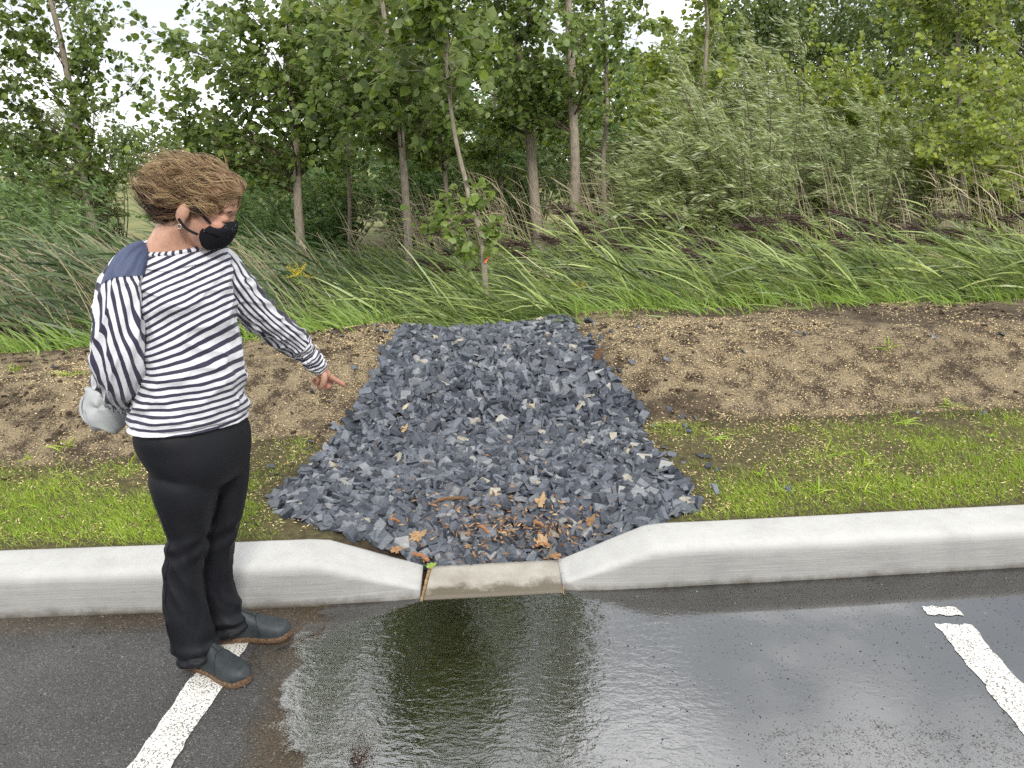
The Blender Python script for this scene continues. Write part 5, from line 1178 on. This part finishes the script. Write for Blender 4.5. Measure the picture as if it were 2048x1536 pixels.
# pointing hand
def hand_chain(pts, r):
    P = np.array([at(x, y, Y) for x, y, Y in pts]); n = 5 * len(P); q = catmull(P, n); rr = catmull(np.array(r, float)[:, None], n)[:, 0]
    V, F = tube(q, rr, 12, True); bd.add(V, F)
    for e, rad in ((q[0], rr[0]), (q[-1], rr[-1])):
        V, F = ellipsoid(e, np.eye(3), (rad, rad, rad), 10, 8); bd.add(V, F)
def palm(pts):
    for a, b, ra, rb in pts:
        P = np.array([at(*a), at(*b)]); V, F = tube(np.array([P[0] * (1 - t) + P[1] * t for t in np.linspace(0, 1, 6)]), np.linspace(ra, rb, 6), 12, True); bd.add(V, F)
palm([((636, 733, 2.632), (655, 750, 2.655), 0.021, 0.0165), ((637, 735, 2.645), (653, 754, 2.672), 0.021, 0.0155), ((636, 737, 2.658), (648, 756, 2.688), 0.019, 0.0140), ((634, 738, 2.67), (643, 756, 2.70), 0.016, 0.0125)])
hand_chain([(654, 749, 2.652), (664, 756, 2.668), (676, 763, 2.69), (684, 768, 2.705), (689, 771, 2.715)], [0.0125, 0.0110, 0.0098, 0.0088, 0.0066])      # index, straight
hand_chain([(641, 742, 2.632), (648, 751, 2.622), (648, 761, 2.618), (645, 770, 2.622), (642, 776, 2.628)], [0.0135, 0.0128, 0.0115, 0.0105, 0.0085])    # thumb, hanging
hand_chain([(655, 755, 2.672), (661, 763, 2.690), (659, 772, 2.690), (652, 774, 2.675), (649, 769, 2.664)], [0.0120, 0.0108, 0.0100, 0.0094, 0.0080])    # middle, curled
hand_chain([(648, 757, 2.690), (650, 767, 2.708), (644, 774, 2.702), (637, 771, 2.688), (636, 765, 2.680)], [0.0112, 0.0102, 0.0095, 0.0088, 0.0076])    # ring, curled
hand_chain([(642, 757, 2.704), (640, 765, 2.718), (633, 767, 2.710), (627, 761, 2.700), (628, 757, 2.694)], [0.0100, 0.0092, 0.0086, 0.0080, 0.0070])    # little, curled
# hand behind the back, closed round the bundle
palm([((240, 800, 2.28), (226, 812, 2.315), 0.024, 0.020), ((240, 806, 2.28), (228, 822, 2.31), 0.022, 0.018)])
for i in range(4):
    hand_chain([(226 + i, 808 + 6 * i, 2.315), (216, 809 + 6 * i, 2.318), (208, 813 + 6 * i, 2.298), (206, 816 + 6 * i, 2.275)], [0.0105, 0.0098, 0.009, 0.0075])
hand_chain([(236, 800, 2.27), (224, 796, 2.262), (213, 800, 2.262)], [0.012, 0.0105, 0.008])
bm_ = remeshed('body', np.vstack(bd.v), [np.vstack(f) for f in bd.f.values()], 0.0050, 3, M_skin)
V = verts_of(bm_); loc = (V - H0) @ np.array([HF, _s * HL, HU]).T
ruddy = np.exp(-(((loc[:, 0] - 0.06) / 0.035) ** 2 + ((loc[:, 2] + 0.02) / 0.03) ** 2)) * 0.7 + smooth01((V[:, 1] - 2.60) / 0.05) * smooth01((V[:, 0] + 0.98) / 0.05) * (0.25 + 0.75 * smooth01((0.86 - V[:, 2]) / 0.05))
set_attr(bm_, 'ruddy', np.clip(ruddy, 0, 1))
body = child('body', bm_, person)

# --- hair: a full volume plus many wind-blown locks
hb = Bag()
HAIR_E = [(hd(-0.014, 0, 0.044), (0.106, 0.090, 0.086)), (hd(-0.082, 0, -0.018), (0.080, 0.092, 0.078)), (hd(-0.040, 0, 0.040), (0.100, 0.096, 0.074)), (hd(-0.076, 0, -0.056), (0.056, 0.072, 0.046)), (hd(0.044, 0, 0.080), (0.052, 0.070, 0.038)),
          (hd(-0.118, 0.0, -0.012), (0.060, 0.076, 0.060)), (hd(0.010, -0.058, 0.018), (0.056, 0.036, 0.038)), (hd(0.010, 0.058, 0.018), (0.056, 0.036, 0.038))]
HAIR_E = [(c_, tuple(0.89 * q for q in r_)) for c_, r_ in HAIR_E]
for c_, r_ in HAIR_E:
    V, F = ellipsoid(c_, AXH, r_, 30, 22); hb.add(V, F)
hm = remeshed('hair', np.vstack(hb.v), [np.vstack(f) for f in hb.f.values()], 0.006, 5, M_hair)
V = verts_of(hm); Nn = normals_of(hm)
fl = (V - H0) @ np.array([HF, _s * HL, HU]).T
V = V + Nn * (-0.006 + 0.006 * fbm(fl[:, 0] * 22, fl[:, 2] * 60 + 10 * fl[:, 0], fl[:, 1] * 50, seed=120))[:, None]
V0h = verts_of(hm); set_verts(hm, V)
lowdark = smooth01((-fl[:, 2] + 0.0) / 0.07)
set_attr(hm, 'v', np.clip(0.50 + 0.18 * fbm(fl[:, 0] * 12, fl[:, 2] * 70, fl[:, 1] * 40, seed=121) - 0.30 * lowdark, 0, 1))
hair = child('hair', hm, person)
cen_h = np.array([c_ for c_, _ in HAIR_E]); rad_h = np.array([r_ for _, r_ in HAIR_E])
def hsdf(P):
    best = None
    for c_, r_ in HAIR_E:
        q = ((P - c_) @ AXH.T) / np.array(r_); k0 = np.linalg.norm(q, axis=1); k1 = np.linalg.norm(q / np.array(r_), axis=1); d = k0 * (k0 - 1) / np.maximum(k1, 1e-6)
        best = d if best is None else np.minimum(best, d)
    return best
def hgrad(P, e=0.002):
    return norm(np.stack([hsdf(P + np.eye(3)[i] * e) - hsdf(P - np.eye(3)[i] * e) for i in range(3)], -1))
ng = 430; kids = 7; seg = 13
cand = V0h[rng.integers(0, len(V0h), ng * 3)]; cl = (cand - H0) @ np.array([HF, _s * HL, HU]).T
keep = (cl[:, 0] > -0.115) & (cl[:, 2] > -0.01 - 0.4 * (cl[:, 0] < 0.0)); cand = cand[keep][:ng]; ng = len(cand)
step = rng.uniform(0.007, 0.0145, ng)
G_ = np.zeros((seg, ng, 3)); P = cand.copy(); lift0 = rng.uniform(-0.003, 0.004, ng); liftg = np.abs(rng.normal(0.0, 0.007, ng)) + 0.022 * (rng.random(ng) < 0.10)
wf = rng.uniform(0.38, 0.75, ng); wp = rng.uniform(0, 6.28, ng); wa = rng.uniform(0.35, 0.95, ng); fu = rng.uniform(-0.05, 0.35, ng)
for i in range(seg):
    G_[i] = P; g = hgrad(P); flow = -HF[None] * 0.95 - HU[None] * fu[:, None] + WIND[None] * 0.2
    side = np.cross(g, norm(flow)); dirv = flow - np.sum(g * flow, 1, keepdims=True) * g
    dirv = norm(dirv) + side * (wa * np.sin(wf * i + wp))[:, None]
    P = P + norm(dirv) * step[:, None]
    want = lift0 + liftg * (i / seg) ** 1.3 * 1.6 + 0.004 * np.sin(wf * i * 1.1 + wp * 2)
    P = P - hgrad(P) * (hsdf(P) - want)[:, None]
ns_ = ng * kids; gi = np.repeat(np.arange(ng), kids)
offv = rng.normal(size=(ns_, 3)) * 0.0034; end_ = rng.normal(size=(ns_, 3)) * 0.0065; tt3 = np.linspace(0, 1, seg)[:, None, None]
S_ = G_[:, gi] + offv[None] * (1.1 - 0.5 * tt3) + end_[None] * tt3 ** 2.5 + 0.0014 * np.sin(tt3 * rng.uniform(6, 14, ns_)[None, :, None] + rng.uniform(0, 6, ns_)[None, :, None]) * norm(offv)[None]
lk = Bag(); frac = np.linspace(0, 1, seg); wid = rng.uniform(0.0004, 0.0010, ns_)
sl = (S_[0] - H0) @ np.array([HF, _s * HL, HU]).T
tone = np.clip(rng.normal(0.68, 0.20, ng)[gi] + rng.normal(0.0, 0.14, ns_), 0.03, 1)
th3 = np.array([0, 2.094, 4.189])
Tg = norm(np.gradient(S_, axis=0)); gA = norm(np.cross(Tg, np.array([0.2, 0.9, 0.3]))); gB = np.cross(Tg, gA)
rads = wid[None] * np.interp(frac, [0, 0.2, 0.7, 1], [0.6, 1, 0.8, 0.15])[:, None]
VV = S_[:, :, None] + rads[..., None, None] * (np.cos(th3)[None, None, :, None] * gA[:, :, None] + np.sin(th3)[None, None, :, None] * gB[:, :, None])   # seg, n, 3, 3
VV = VV.transpose(1, 0, 2, 3).reshape(-1, 3); ff = grid_faces(seg, 3)
tv = (tone[:, None] - 0.14 + 0.30 * frac[None]); ll = (S_.transpose(1, 0, 2) - H0) @ np.array([HF, _s * HL, HU]).T
tv = tv - 0.55 * smooth01((-ll[..., 2] - 0.015) / 0.06)
lk.add(VV, (ff[None] + (np.arange(ns_) * seg * 3)[:, None, None]).reshape(-1, 4), v=np.repeat(np.clip(tv, 0, 1).reshape(-1), 3))
child('locks', lk.mesh('locks', M_hair, True), person, kind='stuff').parent = hair

# --- mask, straps, earring, brow and lashes
rowsM = [(-0.004, 0.086, 0.1010, 0.014), (-0.016, 0.070, 0.1080, 0.038), (-0.032, 0.052, 0.1120, 0.058), (-0.052, 0.044, 0.1130, 0.063), (-0.074, 0.037, 0.1110, 0.061), (-0.094, 0.041, 0.102, 0.054), (-0.110, 0.049, 0.087, 0.044), (-0.119, 0.055, 0.071, 0.034)]
RM = catmull(np.array(rowsM) + np.array([0.009, 0, 0, 0]), 26); sM = np.linspace(-1, 1, 41); VM = np.zeros((26, 41, 3))
for i, (u_, fe, ff_, lw) in enumerate(RM):
    a_ = sM * np.pi / 2; f_ = fe + (ff_ - fe) * np.cos(a_) ** 0.8; l_ = lw * np.sin(a_)
    VM[i] = np.array([hd(f, l, u_ - 0.010 * abs(s) ** 2 * (1 if u_ > -0.05 else -0.5)) for f, l, s in zip(f_, l_, sM)])
VM = VM + 0.0012 * fbm(VM[..., 0] * 70, VM[..., 1] * 70, VM[..., 2] * 70, seed=125)[..., None] * HF
mask = child('face_mask', make_mesh('face_mask', VM, grid_faces(26, 41, False), M_mask, smooth=True), person, label='black cloth face mask with a faint floral print')
for sg in (-1, 1):
    for a, m, b in (((0.054, 0.057, -0.024), (0.026, 0.070, -0.010), (-0.006, 0.080, -0.002)), ((0.036, 0.058, -0.070), (0.004, 0.072, -0.066), (-0.022, 0.082, -0.048))):
        P = catmull(np.array([hd(q[0], sg * q[1], q[2]) for q in (a, m, b)]), 12)
        w = np.cross(norm(np.gradient(P, axis=0)), _s * sg * HL) * 0.0045
        Vs = np.stack([P - w, P + w], 1) + sg * _s * HL * 0.003
        child('strap', make_mesh('strap', Vs, grid_faces(12, 2, False), M_black, smooth=True), person).parent = mask
a_ = np.linspace(0, 2 * np.pi, 20)
V, F = tube(np.array([hd(-0.012 + 0.0055 * np.cos(t), -0.083, -0.068 + 0.0062 * np.sin(t)) for t in a_]), 0.0010, 6); child('earring', make_mesh('earring', V, F, M_metal, smooth=True), person)
M_lash = simple_mat('lash', (0.020, 0.012, 0.009), 0.7, 0.1, 50)
for sg in (-1,):
    V, F = tube(np.array([hd(0.073 + 0.012 * np.cos(t), sg * (0.031 + 0.016 * np.sin(t)), -0.005 - 0.002 * np.cos(t)) for t in np.linspace(-1.3, 1.3, 12)]), np.interp(np.linspace(0, 1, 12), [0, .5, 1], [0.0008, 0.0019, 0.0010]), 5)
    child('eyelashes', make_mesh('eyelashes', V, F, M_lash, smooth=True), person)
    V, F = tube(np.array([hd(0.077 + 0.006 * np.cos(t), sg * (0.030 + 0.022 * np.sin(t)), 0.024 + 0.004 * np.cos(t)) for t in np.linspace(-1.2, 1.2, 12)]), np.interp(np.linspace(0, 1, 12), [0, .4, 1], [0.0015, 0.0030, 0.0008]), 6)
    child('eyebrow', make_mesh('eyebrow', V, F, M_lash, smooth=True), person)

# --- grey bundle held behind the back
B0 = at(214, 815, 2.265); pm_ = px_m(B0)
V, F = ellipsoid(B0, np.array([RT, FW, UP]), (47 * pm_, 0.050, 45 * pm_), 130, 90)
q = (V - B0) @ np.array([RT, FW, UP]).T; a = np.arctan2(q[:, 2], q[:, 0])
crease = 1 - np.abs(vnoise(q[:, 0] * 26 + 14 * q[:, 2], q[:, 2] * 11 - 6 * q[:, 0], q[:, 1] * 14, seed=131))
V = B0 + (q * (1 + 0.10 * np.cos(2 * a + 2.2) + 0.05 * np.cos(3 * a + 0.5) + 0.10 * fbm(q[:, 0] * 14, q[:, 2] * 14, q[:, 1] * 10, seed=130) + 0.26 * (crease ** 2 - 0.45))[:, None]) @ np.array([RT, FW, UP])
bun = thing('fabric_bundle', 'light grey crumpled cloth bundle held behind the back', 'cloth bundle', B0)
child('cloth', make_mesh('cloth', V, F, M_grey, smooth=True), bun)
s = np.linspace(0, 1, 30); rimP = np.array([B0 + (48 * pm_ * math.cos(t) * RT + 44 * pm_ * math.sin(t) * UP) * 0.97 - FW * 0.018 for t in np.pi * (0.62 + 0.85 * s)])
V, F = tube(rimP, 0.004 * np.sin(np.pi * s) + 0.001, 6); child('piped_edge', make_mesh('piped_edge', V, F, M_grey, smooth=True), bun)
